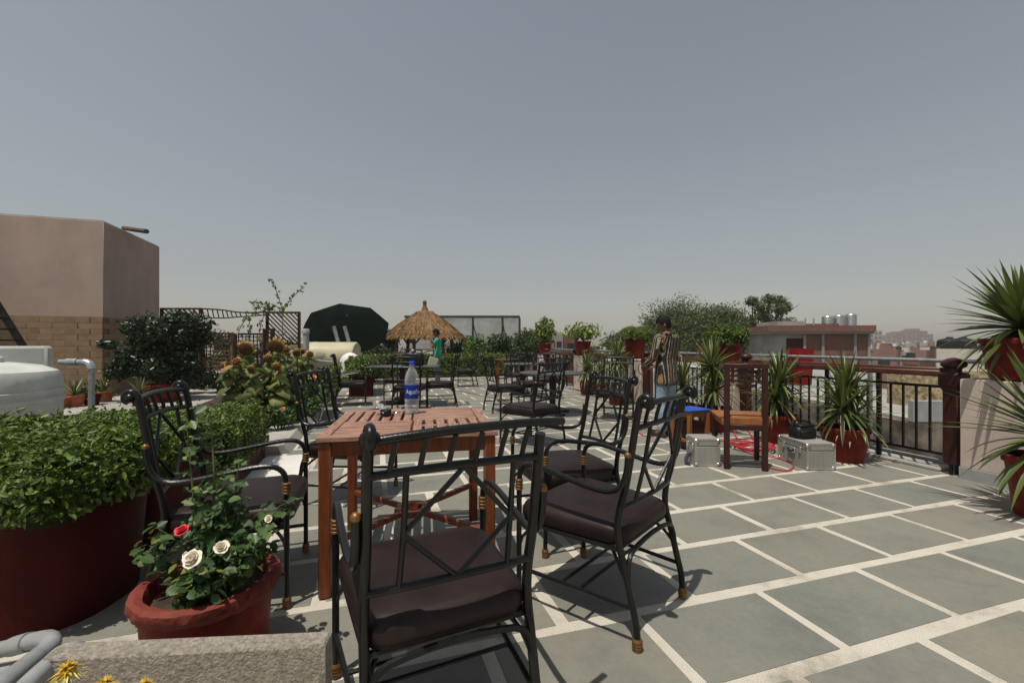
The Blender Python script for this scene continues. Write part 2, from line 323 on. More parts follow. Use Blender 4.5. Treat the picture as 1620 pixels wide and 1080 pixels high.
# ------------------------------------------------------------------ builders
class MB:
    def __init__(s): s.v = []; s.f = []
    def add(s, vs, fs):
        o = len(s.v); s.v += [tuple(p) for p in vs]; s.f += [tuple(i + o for i in q) for q in fs]; return s
    def box(s, c, d, rz=0.0, ch=0.0, rot=None):
        x, y, z = (k / 2 for k in d)
        if ch <= 0:
            p = [(-x,-y,-z),(x,-y,-z),(x,y,-z),(-x,y,-z),(-x,-y,z),(x,-y,z),(x,y,z),(-x,y,z)]
            q = [(0,3,2,1),(4,5,6,7),(0,1,5,4),(1,2,6,5),(2,3,7,6),(3,0,4,7)]
        else:
            p = []
            for (zz, sh) in ((-z, ch), (-z + ch, 0), (z - ch, 0), (z, ch)):
                a, b = x - sh, y - sh
                p += [(-a+ch*(sh==0),-b,zz),(a-ch*(sh==0),-b,zz),(a,-b+ch*(sh==0),zz),(a,b-ch*(sh==0),zz),(a-ch*(sh==0),b,zz),(-a+ch*(sh==0),b,zz),(-a,b-ch*(sh==0),zz),(-a,-b+ch*(sh==0),zz)]
            q = [tuple(range(7,-1,-1)), tuple(range(24,32))]
            for k in range(3):
                for i in range(8):
                    j = (i + 1) % 8
                    q.append((k*8+i, k*8+j, k*8+8+j, k*8+8+i))
        mt = rot if rot is not None else Matrix.Rotation(rz, 3, 'Z')
        return s.add([mt @ Vector(a) + Vector(c) for a in p], q)
    def bar(s, a, b, w, h=None, up=(0,0,1), ch=0.0):
        a, b = Vector(a), Vector(b); h = h or w
        d = b - a; L = d.length; x = d.normalized(); u = Vector(up)
        if abs(x.dot(u)) > 0.99: u = Vector((0,1,0))
        y = u.cross(x).normalized(); z = x.cross(y)
        return s.box((a + b) / 2, (L, w, h), rot=Matrix((x, y, z)).transposed(), ch=ch)
    def tube(s, pts, r, seg=8, smooth=0, closed=False, cap=True):
        pts = [Vector(p) for p in pts]
        if smooth:
            out = []; n = len(pts)
            for i in range(n if closed else n - 1):
                p0 = pts[(i-1) % n] if closed else pts[max(i-1,0)]; p1 = pts[i]; p2 = pts[(i+1) % n]; p3 = pts[(i+2) % n] if closed else pts[min(i+2,n-1)]
                for k in range(smooth):
                    t = k / smooth
                    out.append(0.5*((2*p1)+(p2-p0)*t+(2*p0-5*p1+4*p2-p3)*t*t+(3*p1-p0-3*p2+p3)*t**3))
            if not closed: out.append(pts[-1])
            if isinstance(r, (list, tuple)):
                n0 = len(r); r = [np.interp(i / max(1, len(out)-1) * (n0-1), range(n0), r) for i in range(len(out))]
            pts = out
        n = len(pts); rr = r if isinstance(r, (list, tuple)) else [r] * n
        vs = []; up = None
        for i, p in enumerate(pts):
            a = pts[(i-1) % n] if (closed or i) else p; b = pts[(i+1) % n] if (closed or i < n-1) else p
            t = (b - a).normalized()
            if up is None:
                up = Vector((0,0,1)) if abs(t.z) < 0.9 else Vector((0,1,0))
            x = up.cross(t)
            if x.length < 1e-5: x = Vector((1,0,0)).cross(t)
            x.normalize(); y = t.cross(x); up = y
            for k in range(seg):
                an = 2*math.pi*k/seg
                vs.append(p + (x*math.cos(an) + y*math.sin(an)) * rr[i])
        fs = []
        for i in range(n if closed else n-1):
            j = (i+1) % n
            for k in range(seg):
                m = (k+1) % seg
                fs.append((i*seg+k, i*seg+m, j*seg+m, j*seg+k))
        if cap and not closed:
            fs.append(tuple(range(seg-1,-1,-1))); fs.append(tuple((n-1)*seg+k for k in range(seg)))
        return s.add(vs, fs)
    def lathe(s, prof, seg=24, c=(0,0,0), sx=1.0, sy=1.0, rot=None, jit=0.0):
        vs = []; fs = []
        for (r, z) in prof:
            for k in range(seg):
                an = 2*math.pi*k/seg; q = r * (1 + (random.uniform(-jit, jit) if jit else 0))
                p = Vector((q*math.cos(an)*sx, q*math.sin(an)*sy, z + (random.uniform(-jit, jit)*0.1 if jit else 0)))
                if rot is not None: p = rot @ p
                vs.append(p + Vector(c))
        n = len(prof)
        for i in range(n-1):
            for k in range(seg):
                m = (k+1) % seg
                fs.append((i*seg+k, i*seg+m, (i+1)*seg+m, (i+1)*seg+k))
        if prof[0][0] > 1e-4: fs.append(tuple(range(seg-1,-1,-1)))
        if prof[-1][0] > 1e-4: fs.append(tuple((n-1)*seg+k for k in range(seg)))
        return s.add(vs, fs)
    def loops(s, outline, levels):
        """stack scaled copies of a closed 2-D outline: levels = (inset, z)"""
        n = len(outline); vs = []; fs = []
        cx = sum(p[0] for p in outline)/n; cy = sum(p[1] for p in outline)/n
        for ins, z in levels:
            for (x, y) in outline:
                d = math.hypot(x-cx, y-cy); k = max(0.0, (d-ins)/d)
                vs.append((cx+(x-cx)*k, cy+(y-cy)*k, z))
        for i in range(len(levels)-1):
            for k in range(n):
                m = (k+1) % n
                fs.append((i*n+k, i*n+m, (i+1)*n+m, (i+1)*n+k))
        fs.append(tuple(range(n-1,-1,-1))); fs.append(tuple((len(levels)-1)*n+k for k in range(n)))
        return s.add(vs, fs)
    def sphere(s, c, r, seg=12, rings=7, sx=1, sy=1, sz=1, rot=None):
        prof = [(r*math.sin(math.pi*i/rings), -r*math.cos(math.pi*i/rings)*sz) for i in range(rings+1)]
        prof[0] = (1e-5, prof[0][1]); prof[-1] = (1e-5, prof[-1][1])
        return s.lathe(prof, seg, c, sx, sy, rot)
    def mesh(s, name, mat, ang=38):
        me = bpy.data.meshes.new(name); me.from_pydata(s.v, [], s.f); me.validate()
        me.materials.append(MATS[mat] if isinstance(mat, str) else mat)
        if ang:
            me.polygons.foreach_set('use_smooth', [True]*len(me.polygons)); me.set_sharp_from_angle(angle=R(ang))
        me.update()
        return me
    def build(s, name, mat, parent=None, ang=38, loc=None, rz=None):
        return obj(name, s.mesh(name, mat, ang), parent, loc, rz)

def obj(name, me, parent=None, loc=None, rz=None):
    o = bpy.data.objects.new(name, me); col.objects.link(o)
    if parent is not None: o.parent = parent
    if loc is not None: o.location = loc
    if rz is not None: o.rotation_euler.z = rz
    return o
def tag(o, label=None, cat=None, group=None, kind=None):
    if label: o['label'] = label
    if cat: o['category'] = cat
    if group: o['group'] = group
    if kind: o['kind'] = kind
    return o
def thing(name, label, cat, loc=(0,0,0), rz=0.0, group=None):
    o = bpy.data.objects.new(name, None); o.empty_display_size = 0.1; col.objects.link(o)
    o.location = loc; o.rotation_euler.z = rz
    return tag(o, label, cat, group)
def kids(o): return [c for c in KIDS.get(o.name, [])]
def dup(o, parent=None):
    c = o.copy(); col.objects.link(c); c.parent = parent
    for ch in list(o.children): dup(ch, c)
    return c
def rrect(x0, x1, y0, y1, r, n=6):
    out = []
    for cx, cy, a0 in ((x1-r, y1-r, 0), (x0+r, y1-r, 90), (x0+r, y0+r, 180), (x1-r, y0+r, 270)):
        for k in range(n+1):
            a = R(a0 + 90*k/n); out.append((cx+r*math.cos(a), cy+r*math.sin(a)))
    return out

def leaf_mesh(name, pos, nrm, size, aspect=0.5, fold=0.25, mat='hedge_leaf', spin=None, sizevar=0.48):
    """many small folded leaves in one mesh; pos, nrm are N x 3"""
    pos = np.asarray(pos, float); N = len(pos); nrm = np.asarray(nrm, float)
    nrm = nrm / (np.linalg.norm(nrm, axis=1, keepdims=True) + 1e-9)
    a = rng.normal(size=(N, 3)) if spin is None else np.asarray(spin, float)
    t = a - (a*nrm).sum(1, keepdims=True)*nrm; t /= (np.linalg.norm(t, axis=1, keepdims=True) + 1e-9)
    b = np.cross(nrm, t)
    L = size * (1 + sizevar*rng.uniform(-1, 1, (N, 1))); W = L*aspect/2
    V = np.empty((N, 6, 3))
    V[:,0] = pos - t*L*0.5
    V[:,1] = pos - t*L*0.08 + b*W + nrm*W*fold
    V[:,2] = pos + t*L*0.28 + b*W*0.72 + nrm*W*fold*0.6
    V[:,3] = pos + t*L*0.5 - nrm*L*0.10
    V[:,4] = pos + t*L*0.28 - b*W*0.72 + nrm*W*fold*0.6
    V[:,5] = pos - t*L*0.08 - b*W + nrm*W*fold
    me = bpy.data.meshes.new(name)
    base = np.arange(N)[:,None]*6
    F = np.concatenate([base+np.array([[0,3,2,1]]), base+np.array([[0,5,4,3]])], 1).reshape(-1,4)
    me.vertices.add(N*6); me.vertices.foreach_set('co', V.ravel())
    me.loops.add(len(F)*4); me.loops.foreach_set('vertex_index', F.ravel().astype(np.int32))
    me.polygons.add(len(F)); me.polygons.foreach_set('loop_start', (np.arange(len(F))*4).astype(np.int32))
    me.polygons.foreach_set('loop_total', np.full(len(F), 4, np.int32))
    me.materials.append(MATS[mat]); me.update(calc_edges=True); me.validate()
    return me
def rand_dirs(n):
    d = rng.normal(size=(n,3)); return d/np.linalg.norm(d, axis=1, keepdims=True)

A = R(17.5); CA, SA = math.cos(A), math.sin(A)
def UV(u, v, z=0.0): return Vector((u*CA - v*SA, u*SA + v*CA, z))
def uvbox(mb, u0, u1, v0, v1, z0, z1, ch=0.0):
    c = UV((u0+u1)/2, (v0+v1)/2, (z0+z1)/2); return mb.box(c, (u1-u0, v1-v0, z1-z0), A, ch)
def px(x, y, z=0.0):
    """where the line of sight through a pixel of the photograph meets height z (used only to measure real places)"""
    Y = 700*(1.2-z)/(y-544.0); return Vector(((x-810)*Y/700, Y, z))
def at(x, y, Y): return Vector(((x-810)*Y/700, Y, 1.2-(y-544)*Y/700))
# ------------------------------------------------------------------ ground and terrace
GZ = -11.0
g = MB(); g.add([(-3000,-3000,GZ),(3000,-3000,GZ),(3000,3000,GZ),(-3000,3000,GZ)], [(0,1,2,3)])
tag(g.build('ground', 'ground', ang=0), kind='structure')

fl = MB(); uvbox(fl, -3.2, 5.42, -1.6, 15.75, -0.35, 0.0)
terrace = tag(fl.build('terrace_floor', 'grit', ang=0), kind='structure')
fl = MB(); uvbox(fl, -14, -3.203, -1.6, 26, -0.35, 0.002)
tag(fl.build('side_terrace', 'plain_floor', ang=0), kind='structure')
fl = MB(); uvbox(fl, -3.2, 5.42, 15.753, 30, -0.35, 0.001)
tag(fl.build('garden_terrace', 'plain_floor', ang=0), kind='structure')
fl = MB(); uvbox(fl, -14, 5.40, -1.6, 29.9, GZ, -0.353)
tag(fl.build('terrace_building', 'cream_wall', ang=0), 'building that carries the paved roof terrace', 'building')
fl = MB(); uvbox(fl, 5.06, 5.30, 2.75, 15.7, 0.0015, 0.035, 0.01)
tag(fl.build('kerb', 'plain_floor'), kind='structure')

# slate slabs in running bond, each one a piece of the floor
PU, PV = 0.675, 0.477
def slab_mesh(w, d, k):
    r = random.Random(k); j = lambda: r.uniform(-0.008, 0.008)
    c = [(-w/2+j(),-d/2+j()),(w/2+j(),-d/2+j()),(w/2+j(),d/2+j()),(-w/2+j(),d/2+j())]
    v = [(x,y,-0.01) for x,y in c]+[(x,y,0.0025) for x,y in c]+[(x*0.992,y*0.989,0.0045) for x,y in c]
    f = [(8,9,10,11)]
    for a in (0,4):
        for i in range(4): f.append((a+i, a+(i+1)%4, a+4+(i+1)%4, a+4+i))
    mb = MB(); mb.add(v, f); return mb.mesh('slab', 'slate', ang=0)
slabs = [slab_mesh(PU-0.054, PV-0.062, k) for k in range(14)]
spots = []
for rI in range(-5, 31):
    vc = 1.24 + PV*(rI+0.5)
    off = 1.785 if rI % 2 == 0 else 2.125
    for n in range(-9, 6):
        uc = off + PU*(n+0.5)
        u0, u1 = uc-PU/2, uc+PU/2
        lo = -0.86 if vc > 5.45 else -3.15
        a, b = max(u0, lo), min(u1, 5.06)
        if b - a < 0.12 or vc > 15.5 or vc < -0.6: continue
        w = UV((a+b)/2, vc); 
        if w.y < 0.9 or abs(w.x) > 1.35*w.y+0.5: continue
        spots.append((w.length, (a+b)/2, vc, b-a))
spots.sort()
rest = MB()
for i, (dist, uc, vc, wd) in enumerate(spots):
    if i < 300:
        me = slabs[random.randrange(14)] if abs(wd-PU) < 0.01 else slab_mesh(wd-0.054, PV-0.062, i)
        o = obj('slab', me, terrace, UV(uc, vc, 0.0), A + random.uniform(-0.006, 0.006))
    else:
        rest.box(UV(uc, vc, -0.003), (wd-0.054, PV-0.062, 0.015), A)
if rest.v: tag(rest.build('far_slabs', 'slate', terrace, ang=0), kind='stuff')
# pale marble strip beside the planters
m = MB(); m.add([UV(-1.55,4.05,0.008), UV(-0.55,4.05,0.008), UV(-0.62,5.25,0.008), UV(-1.05,5.25,0.008)], [(0,1,2,3)])
tag(m.build('marble_strip', 'marble', ang=0), kind='structure')

# ------------------------------------------------------------------ parapet pillars, newel posts and railing along the right edge
PILLARS = [(5.40,'in front of the leafy tree, carrying a clipped bush'), (7.76,'next to the standing man'), (10.30,'behind the round tables'), (12.95,'at the far corner')]
for v, txt in PILLARS:
    t = thing('parapet_pillar', 'pink plastered parapet pillar ' + txt, 'pillar', UV(5.16, v), A, 'pillars along the railing')
    MB().box((0,0,0.445), (0.30,0.48,0.83), 0, 0.008).build('shaft', 'pillar_pink', t)
    MB().box((0,0,0.88), (0.31,0.49,0.035), 0, 0.006).build('coping', 'pillar_pink', t)
t = thing('parapet_wall', 'pink plastered parapet wall carrying the big yucca pot', 'wall', UV(5.16, 1.95), A)
MB().box((0,0,0.50), (0.34,1.22,0.78), 0, 0.006).build('wall', 'pillar_pink', t)
MB().box((0,0,0.056), (0.352,1.232,0.11), 0, 0.004).build('skirting', 'skirting', t)

def newel(v, label):
    t = thing('newel_post', label, 'post', UV(5.10, v), A, 'wooden newel posts of the railing')
    MB().box((0,0,0.46), (0.115,0.115,0.72), 0, 0.008).build('shaft', 'dark_wood', t)
    MB().box((0,0,0.875), (0.17,0.17,0.13), 0, 0.018).add([], []).build('collar', 'dark_wood', t)
    MB().box((0,0,0.795), (0.14,0.14,0.05), 0, 0.015).build('neck', 'dark_wood', t)
    MB().lathe([(0.0601,0.94),(0.055,0.965),(0.058,0.975),(0.088,0.995),(0.094,1.015),(0.085,1.04),(0.05,1.063),(0.02,1.073),(0.001,1.075)], 20).build('finial', 'dark_wood', t)
    for s in (-1, 1): MB().box((0.04*s,0,0.05), (0.022,0.022,0.10)).build('foot', 'black_metal', t)
newel(2.66, 'wooden newel post where the railing meets the pink parapet wall')
newel(5.04, 'wooden newel post behind the slatted wooden chair')
newel(5.76, 'wooden newel post beyond the tall yucca by the pillar')
newel(7.44, 'wooden newel post right of the pillar by the standing man')
newel(8.10, 'wooden newel post left of the pillar by the standing man')
newel(9.98, 'wooden newel post right of the pale leaved pot')
newel(10.62, 'wooden newel post left of the pale leaved pot')
newel(12.63, 'wooden newel post by the far corner pillar')

def rail_bay(v0, v1, label):
    t = thing('railing', label, 'railing', UV(5.10, (v0+v1)/2), A, 'railing bays')
    L = v1 - v0
    MB().box((0,0,0.925), (0.10,L,0.06), 0, 0.012).build('handrail', 'rail_wood', t)
    MB().box((0,0,0.965), (0.07,L-0.004,0.028), 0, 0.008).build('handrail_cap', 'rail_wood', t)
    n = max(1, round(L/0.53)); st = L/n
    for z, nm in ((0.80,'top_bar'), (0.17,'bottom_bar')):
        MB().box((0,0,z), (0.018,L,0.026)).build(nm, 'black_metal', t)
    sm = MB().box((0,0,0.45), (0.034,0.034,0.89)).mesh('stanchion', 'black_metal')
    bm_ = MB().box((0,0,0.485), (0.019,0.016,0.612)).mesh('baluster', 'black_metal')
    for i in range(n):
        y0 = -L/2 + st*i
        if i: obj('stanchion', sm, t, (0, y0, 0))
        for k in range(1, 5): obj('baluster', bm_, t, (0, y0 + st*k/5, 0))
rail_bay(2.73, 4.97, 'black metal railing with wooden handrail behind the potted yuccas')
rail_bay(5.83, 7.37, 'black metal railing with wooden handrail behind the standing man')
rail_bay(8.17, 9.91, 'black metal railing with wooden handrail beyond the small yuccas')
rail_bay(10.69, 12.57, 'far black metal railing with wooden handrail near the corner')

t = thing('pipe_rail', 'long galvanised pipe running along outside the wooden handrail', 'pipe', UV(5.36, 2.2), A)
MB().tube([(0,0,1.035),(0,10.9,1.035)], 0.021, 10).build('pipe', 'galv', t)
for y in (0.1, 1.35, 3.3, 5.9, 8.3, 10.6): MB().tube([(0,y,0.0),(0,y,1.0142)], 0.024, 8).build('support_post', 'galv', t)
for k, (u, z, lab) in enumerate(((5.335,0.03,'upper'), (5.395,0.03,'outer'))):
    p = MB().tube([UV(u, 0.6, z), UV(u, 15.5, z)], 0.024, 8)
    tag(p.build('drain_pipe', 'pvc'), 'grey pipe lying along the ledge below the railing, the %s of the pair' % ('inner' if k == 0 else 'outer'), 'pipe', 'pipes on the ledge')

# red square planters hooked outside the railing
for i, (v, w, z, lab) in enumerate(((4.62,0.24,0.64,'behind the wooden chair'),(6.36,0.22,0.62,'behind the standing man'),(8.95,0.27,0.62,'between small yuccas and clipped bush pot'),(11.1,0.27,0.60,'beside the pale leaved pot'))):
    t = thing('square_planter', 'bright red square planter hung outside the railing ' + lab, 'planter', UV(5.62, v, z), A, 'red planters hung on the railing')
    h_ = 0.50
    q = MB(); q.loops(rrect(-w/2,w/2,-w/2,w/2,0.02,2), [(0.03,0),(0.0,h_),(0.02,h_),(0.03,h_-0.05)]); q.build('box', 'red_bright', t)
    MB().box((-0.23,0,h_-0.10), (0.30,0.03,0.012)).build('hook', 'black_metal', t)

# ------------------------------------------------------------------ the pink roof house on the left
t = thing('roof_house', 'pink plastered roof house with tan stone cladding on its lower wall', 'house', UV(-5.79, 12.3), A)
HW, HD, HH, BZ = 9.0, 2.75, 3.97, 1.80
wall = MB().box((-HW/2, HD/2, (HH+BZ)/2), (HW, HD, HH-BZ), 0, 0.012).build('upper_wall', 'pink_wall', t)
low = MB().box((-HW/2, HD/2, BZ/2), (HW-0.03, HD-0.03, BZ-0.002), 0, 0).build('lower_wall', 'clad_joint', t)
MB().box((-HW/2, HD/2, HH+0.012), (HW-0.06, HD-0.06, 0.02)).build('roof', 'concrete', t)
cm = [MB().box((0,0,0), (0.4365, 0.034, 0.1262), 0, 0.003).mesh('cladding_stone', 'clad') for k in range(3)]
rows = 14; rh = BZ/rows
for r_ in range(rows):
    x = -0.02 - (0.22 if r_ % 2 else 0.44)
    obj('cladding_stone', MB().box((0,0,0),((0.22 if r_%2 else 0.44)-0.005,0.034,0.125),0,0.004).mesh('cladding_stone','clad') if r_%2 else cm[0], low, (x/2, -0.006+random.uniform(-0.0012,0.0012), rh*(r_+0.5)))
    while x > -4.6:
        obj('cladding_stone', random.choice(cm), low, (x-0.22, -0.006+random.uniform(-0.0012,0.0012), rh*(r_+0.5))); x -= 0.44
for r_ in range(rows):
    for k in range(6):
        o = obj('cladding_stone', random.choice(cm), low, (0.006-0.012, 0.24+k*0.44+(0.2 if r_%2 else 0), rh*(r_+0.5)), R(90))
spout = MB().tube([(-2.05,-0.06,2.93),(-2.05,0.3,2.96)], 0.07, 10).build('water_spout', 'bark', t)
tag(MB().tube([at(196,361,11.4), at(232,366,10.4)], 0.055, 8).build('roof_pole', 'bark'), 'old dark pole lying over the edge of the pink roof house', 'pole')

# steel stair against the house
t = thing('steel_stair', 'dark steel stair climbing the tan stone wall', 'stair', (0,0,0))
lo0, hi0 = at(100,650,9.1), at(-60,392,9.1)
for dy in (0.0, -0.8):
    MB().bar(lo0+Vector((0,dy,0)), hi0+Vector((0,dy,0)), 0.05, 0.13).build('stringer', 'black_metal', t)
for k in range(15):
    p = lo0.lerp(hi0, (k+0.5)/15)
    MB().box(p+Vector((-0.05,-0.4,0)), (0.24,0.74,0.03)).build('tread', 'black_metal', t)
for k in (4, 9, 13):
    p = lo0.lerp(hi0, k/15); MB().tube([(p.x,p.y-0.8,0),(p.x,p.y-0.8,p.z-0.05)], 0.025, 6).build('support', 'black_metal', t)

# ------------------------------------------------------------------ neighbouring roofs and the town
def win_house(name, label, x0, x1, y0, y1, zt, mat, wins=(), parapet=0.0, cat='house', group=None, zb=GZ, turn=False, turn_j=0.0):
    d = y1-y0; w = x1-x0; hh = zt-zb
    if turn:
        xc = (x0+x1)/2; an = -math.atan2(xc, y0)+turn_j; cs = math.cos(an)
        w = w*cs
        t = thing(name, label, cat, (xc-math.sin(an)*d/2, y0+math.cos(an)*d/2, zb), an, group)
    else:
        t = thing(name, label, cat, ((x0+x1)/2,(y0+y1)/2,zb), 0, group)
    body = MB().box((0,0,hh/2), (w,d,hh)).build('wall', mat, t, 0)
    MB().box((0,0,hh+0.03), (w-0.2,d-0.2,0.05)).build('roof', 'concrete', t, 0)
    if parapet:
        for s in (-1,1):
            MB().box((0,s*(d/2-0.06),hh+parapet/2+0.002), (w,0.12,parapet)).build('parapet', mat, t, 0)
            MB().box((s*(w/2-0.06),0,hh+parapet/2+0.002), (0.118,d-0.25,parapet)).build('parapet', mat, t, 0)
    for (fx, fz, ww, wh) in wins:
        o = MB().box((fx*w, -d/2, fz+hh), (ww,0.06,wh)).build('window', 'window_dark', t, 0)
        MB().box((fx*w, -d/2-0.03, fz+hh-wh/2-0.05), (ww+0.2,0.18,0.08)).build('sill', 'concrete', o, 0)
    return t

# brick house with steel tanks
Y0 = 30.0
X = lambda p, Y: (p-810)*Y/700.0
Z = lambda p, Y: 1.2-(p-544)*Y/700.0
t = thing('brick_house', 'unplastered red brick house with concrete columns and roof ledge', 'house', (X(1205,Y0)+0.55,Y0,GZ), R(-4))
w = X(1364,Y0)-X(1205,Y0)-0.45; top = Z(528,Y0)-GZ
sp = X(1256,Y0)-X(1205,Y0)
MB().box((sp/2+0.002,4,top/2), (sp,8,top)).build('plaster_wall', 'concrete', t, 0)
MB().box(((sp+w)/2+0.004,4,top/2), (w-sp,8.1,top-0.002)).build('brick_wall', 'brick_mat', t, 0)
for p in (1256.5, 1284, 1332, 1352.5):
    MB().box((X(p,Y0)-X(1205,Y0), -0.06, top/2), (0.16,0.14,top-0.01)).build('column', 'concrete', t, 0)
MB().box((w/2-0.05,3.9,top+0.06), (w+0.4,8.4,0.13)).build('roof_slab', 'concrete', t, 0)
MB().box((w/2-0.05,3.75,top+0.34), (w+0.5,8.3,0.42)).build('brick_parapet', 'brick_mat', t, 0)
MB().box((X(1243,Y0)-X(1205,Y0),2,top+0.72), (1.75,3,0.33)).build('concrete_block', 'concrete', t, 0)
MB().box((X(1222,Y0)-X(1205,Y0)+0.9,-0.01,top-1.1), (1.1,0.05,1.6)).build('shutter', 'red_planter', t, 0)
for p in (1272, 1285): MB().tube([(X(p,Y0)-X(1205,Y0),1,top+0.5),(X(p,Y0)-X(1205,Y0),1,top+1.1)], 0.05, 6).build('vent_pipe', 'concrete', t)
MB().box((X(1302,Y0)-X(1205,Y0),3.0,top+0.66), (3.2,2.0,0.22)).build('tank_plinth', 'brick_mat', t, 0)
for i, (p, hh, nm) in enumerate(((1309,0.80,'left'),(1327,0.86,'middle'),(1346,0.95,'right'))):
    b = thing('steel_tank', 'shiny ribbed steel water tank on the brick house, %s of three' % nm, 'tank', (X(p,Y0+2), Y0+2, Z(517,Y0)+0.02), 0, 'steel tanks on the brick house')
    prof = [(0.36,0.0)]
    for k in range(6): prof += [(0.36,0.02+k*hh/6.4),(0.345,0.05+k*hh/6.4),(0.36,0.09+k*hh/6.4)]
    prof += [(0.36,hh-0.05),(0.30,hh+0.03),(0.08,hh+0.08),(0.001,hh+0.08)]
    MB().lathe(prof, 20).build('drum', 'steel', b); MB().lathe([(0.11,hh+0.075),(0.11,hh+0.12),(0.001,hh+0.125)], 14).build('lid', 'steel', b)

# close neighbour seen through the railing
t = win_house('neighbour_house', 'low neighbouring house with grey parapet seen through the railing', 6.9, 15.5, 7.6, 13.0, -0.16, 'rubble', ((-0.3,-0.9,0.5,0.4),(-0.1,-1.4,0.7,0.7)))
MB().box((0,-2.64,-0.16-GZ+0.20), (8.6,0.10,0.36)).build('parapet', 'skirting', t, 0)
w_ = MB(); w_.box((9.75,9.6,0.24), (2.9,0.4,0.78))
tag(w_.build('rubble_wall', 'yellow_stone'), 'rough yellow stone wall on the neighbouring roof seen behind the railing', 'wall')
win_house('neighbour_house', 'white low house seen through the railing behind the potted yuccas', 6.4, 11.5, 14.0, 19.0, -0.1, 'white_wall', ((-0.38,-0.8,0.9,0.9),(-0.1,-0.8,0.9,0.9),(0.2,-0.8,0.9,0.9)), 0.5)
win_house('neighbour_house', 'cream low house seen behind the standing man', 5.2, 9.4, 20.0, 26.0, -0.6, 'cream_wall', ((-0.33,-0.9,0.9,1.0),(0.0,-0.9,0.9,1.0),(0.3,-0.9,0.9,1.0)), 0.6)
win_house('neighbour_house', 'grey concrete house left of the brick house', X(1130,34), X(1200,34), 34, 40, Z(560,34), 'concrete', ((0.0,-1.2,1.0,1.0),), 0.7)
t = win_house('cream_house', 'cream plastered flat roofed house right of the town', X(1479,26), X(1600,26), 26, 33, Z(560,26), 'cream_wall', ((0.26,-0.55,0.7,1.1),), 0.3, turn=True)
for i, (p, s) in enumerate(((1502,'left'),(1524,'right'))):
    tag(MB().lathe([(0.60,0),(0.62,0.1),(0.60,0.2),(0.62,0.3),(0.60,0.4),(0.60,0.55),(0.5,0.66),(0.18,0.75),(0.16,0.82),(0.001,0.84)], 20, (X(p,28), 28, Z(553,28)-0.02)).build('plastic_tank', 'rubber'),
        'black plastic water tank on the cream house, %s one' % s, 'tank', 'black tanks on the cream house')

# the red and grey low town, one house at a time
house_rng = random.Random(11)
descr = ['brick red', 'grey concrete', 'white washed', 'cream', 'dusty rose']
mats_ = ['brick_far', 'concrete', 'white_wall', 'cream_wall', 'rose_wall']
ORD = ['first','second','third','fourth','fifth','sixth','seventh','eighth','ninth','tenth','eleventh','twelfth','thirteenth','fourteenth','fifteenth','sixteenth','seventeenth','eighteenth','nineteenth','twentieth','twenty-first','twenty-second','twenty-third','twenty-fourth','twenty-fifth','twenty-sixth','twenty-seventh','twenty-eighth','twenty-ninth','thirtieth']
for row, (Yd, yt0, yt1, wpx) in enumerate(((300,541,545,10),(220,542,549,13),(150,546,554,16),(100,553,562,24),(64,560,572,34))):
    xx = 1362.0; cnt = 0
    while xx < 1560:
        wp = wpx*house_rng.uniform(0.7,1.4); mi = house_rng.choice([0,0,0,0,1,1,4,2,3])
        yt = house_rng.uniform(yt0, yt1)
        wv = wp*Yd/700; zt = Z(yt, Yd)
        pos = ['farthest','far','middle','nearer','nearest'][row]
        Yj = Yd + house_rng.uniform(0, 10)
        nwin = max(1, int(wv/2.4)); wins = [((i+0.5)/nwin-0.5, -1.3 if Yd < 110 else -1.5, wv/nwin*0.4, 1.0) for i in range(nwin)] if Yd < 200 else []
        tt = win_house('town_house', '%s flat roofed house, %s from left in the %s row of town' % (descr[mi], ORD[cnt], pos),
                       X(xx,Yd), X(xx+wp,Yd)-0.3, Yj, Yj+8, zt, mats_[mi], wins, house_rng.choice([0,0.5,0.8]), group='low town houses', turn=True, turn_j=house_rng.uniform(-0.2,0.2))
        if house_rng.random() < 0.5:
            hh = zt-GZ; MB().box((house_rng.uniform(-.3,.3)*wv, 1.5, hh+0.7), (wv*0.35,2.2,1.4)).build('stair_head', house_rng.choice(mats_), tt, 0)
        if house_rng.random() < 0.4:
            hh = zt-GZ; MB().lathe([(0.55,0.05),(0.55,0.9),(0.2,1.1),(0.001,1.12)], 10, (house_rng.uniform(-.35,.35)*wv, -1, hh)).build('roof_tank', 'rubber', tt)
        xx += wp + house_rng.uniform(-1, 3); cnt += 1
# far slab blocks
def slab_block(label, segs, Yd, mat):
    t = thing('apartment_block', label, 'building', (X(segs[0][0],Yd),Yd,GZ))
    x00 = X(segs[0][0],Yd)
    for j, (a, b, yt) in enumerate(segs):
        w = X(b,Yd)-X(a,Yd); hh = Z(yt,Yd)-GZ
        s = MB().box((X(a,Yd)-x00+w/2, 6+j*0.7, hh/2), (w-0.02,12,hh)).build('wing', mat, t, 0)
        wm = MB().box((0,0,0), (1.5,0.25,1.3)).mesh('window', 'window_dark', 0)
        nx = max(2, int(w/4.2)); nz = max(1, int((Z(yt,Yd)-Z(548,Yd))/3.4))
        for i in range(nx):
            for kz in range(nz):
                obj('window', wm, s, (X(a,Yd)-x00+w*(i+0.5)/nx, j*0.7, hh-1.9-3.4*kz))
slab_block('long dusty pink apartment block with stepped roofline on the skyline', [(1402,1419,530),(1419,1427,526),(1427,1446,524),(1446,1459,521.5),(1452,1459.5,519.5),(1459.5,1473,523),(1473,1483,528)], 420, 'rose_wall')
slab_block('grey unfinished tower block on the skyline right of the brick house', [(1364,1384,519.5),(1384,1397,523)], 330, 'concrete')
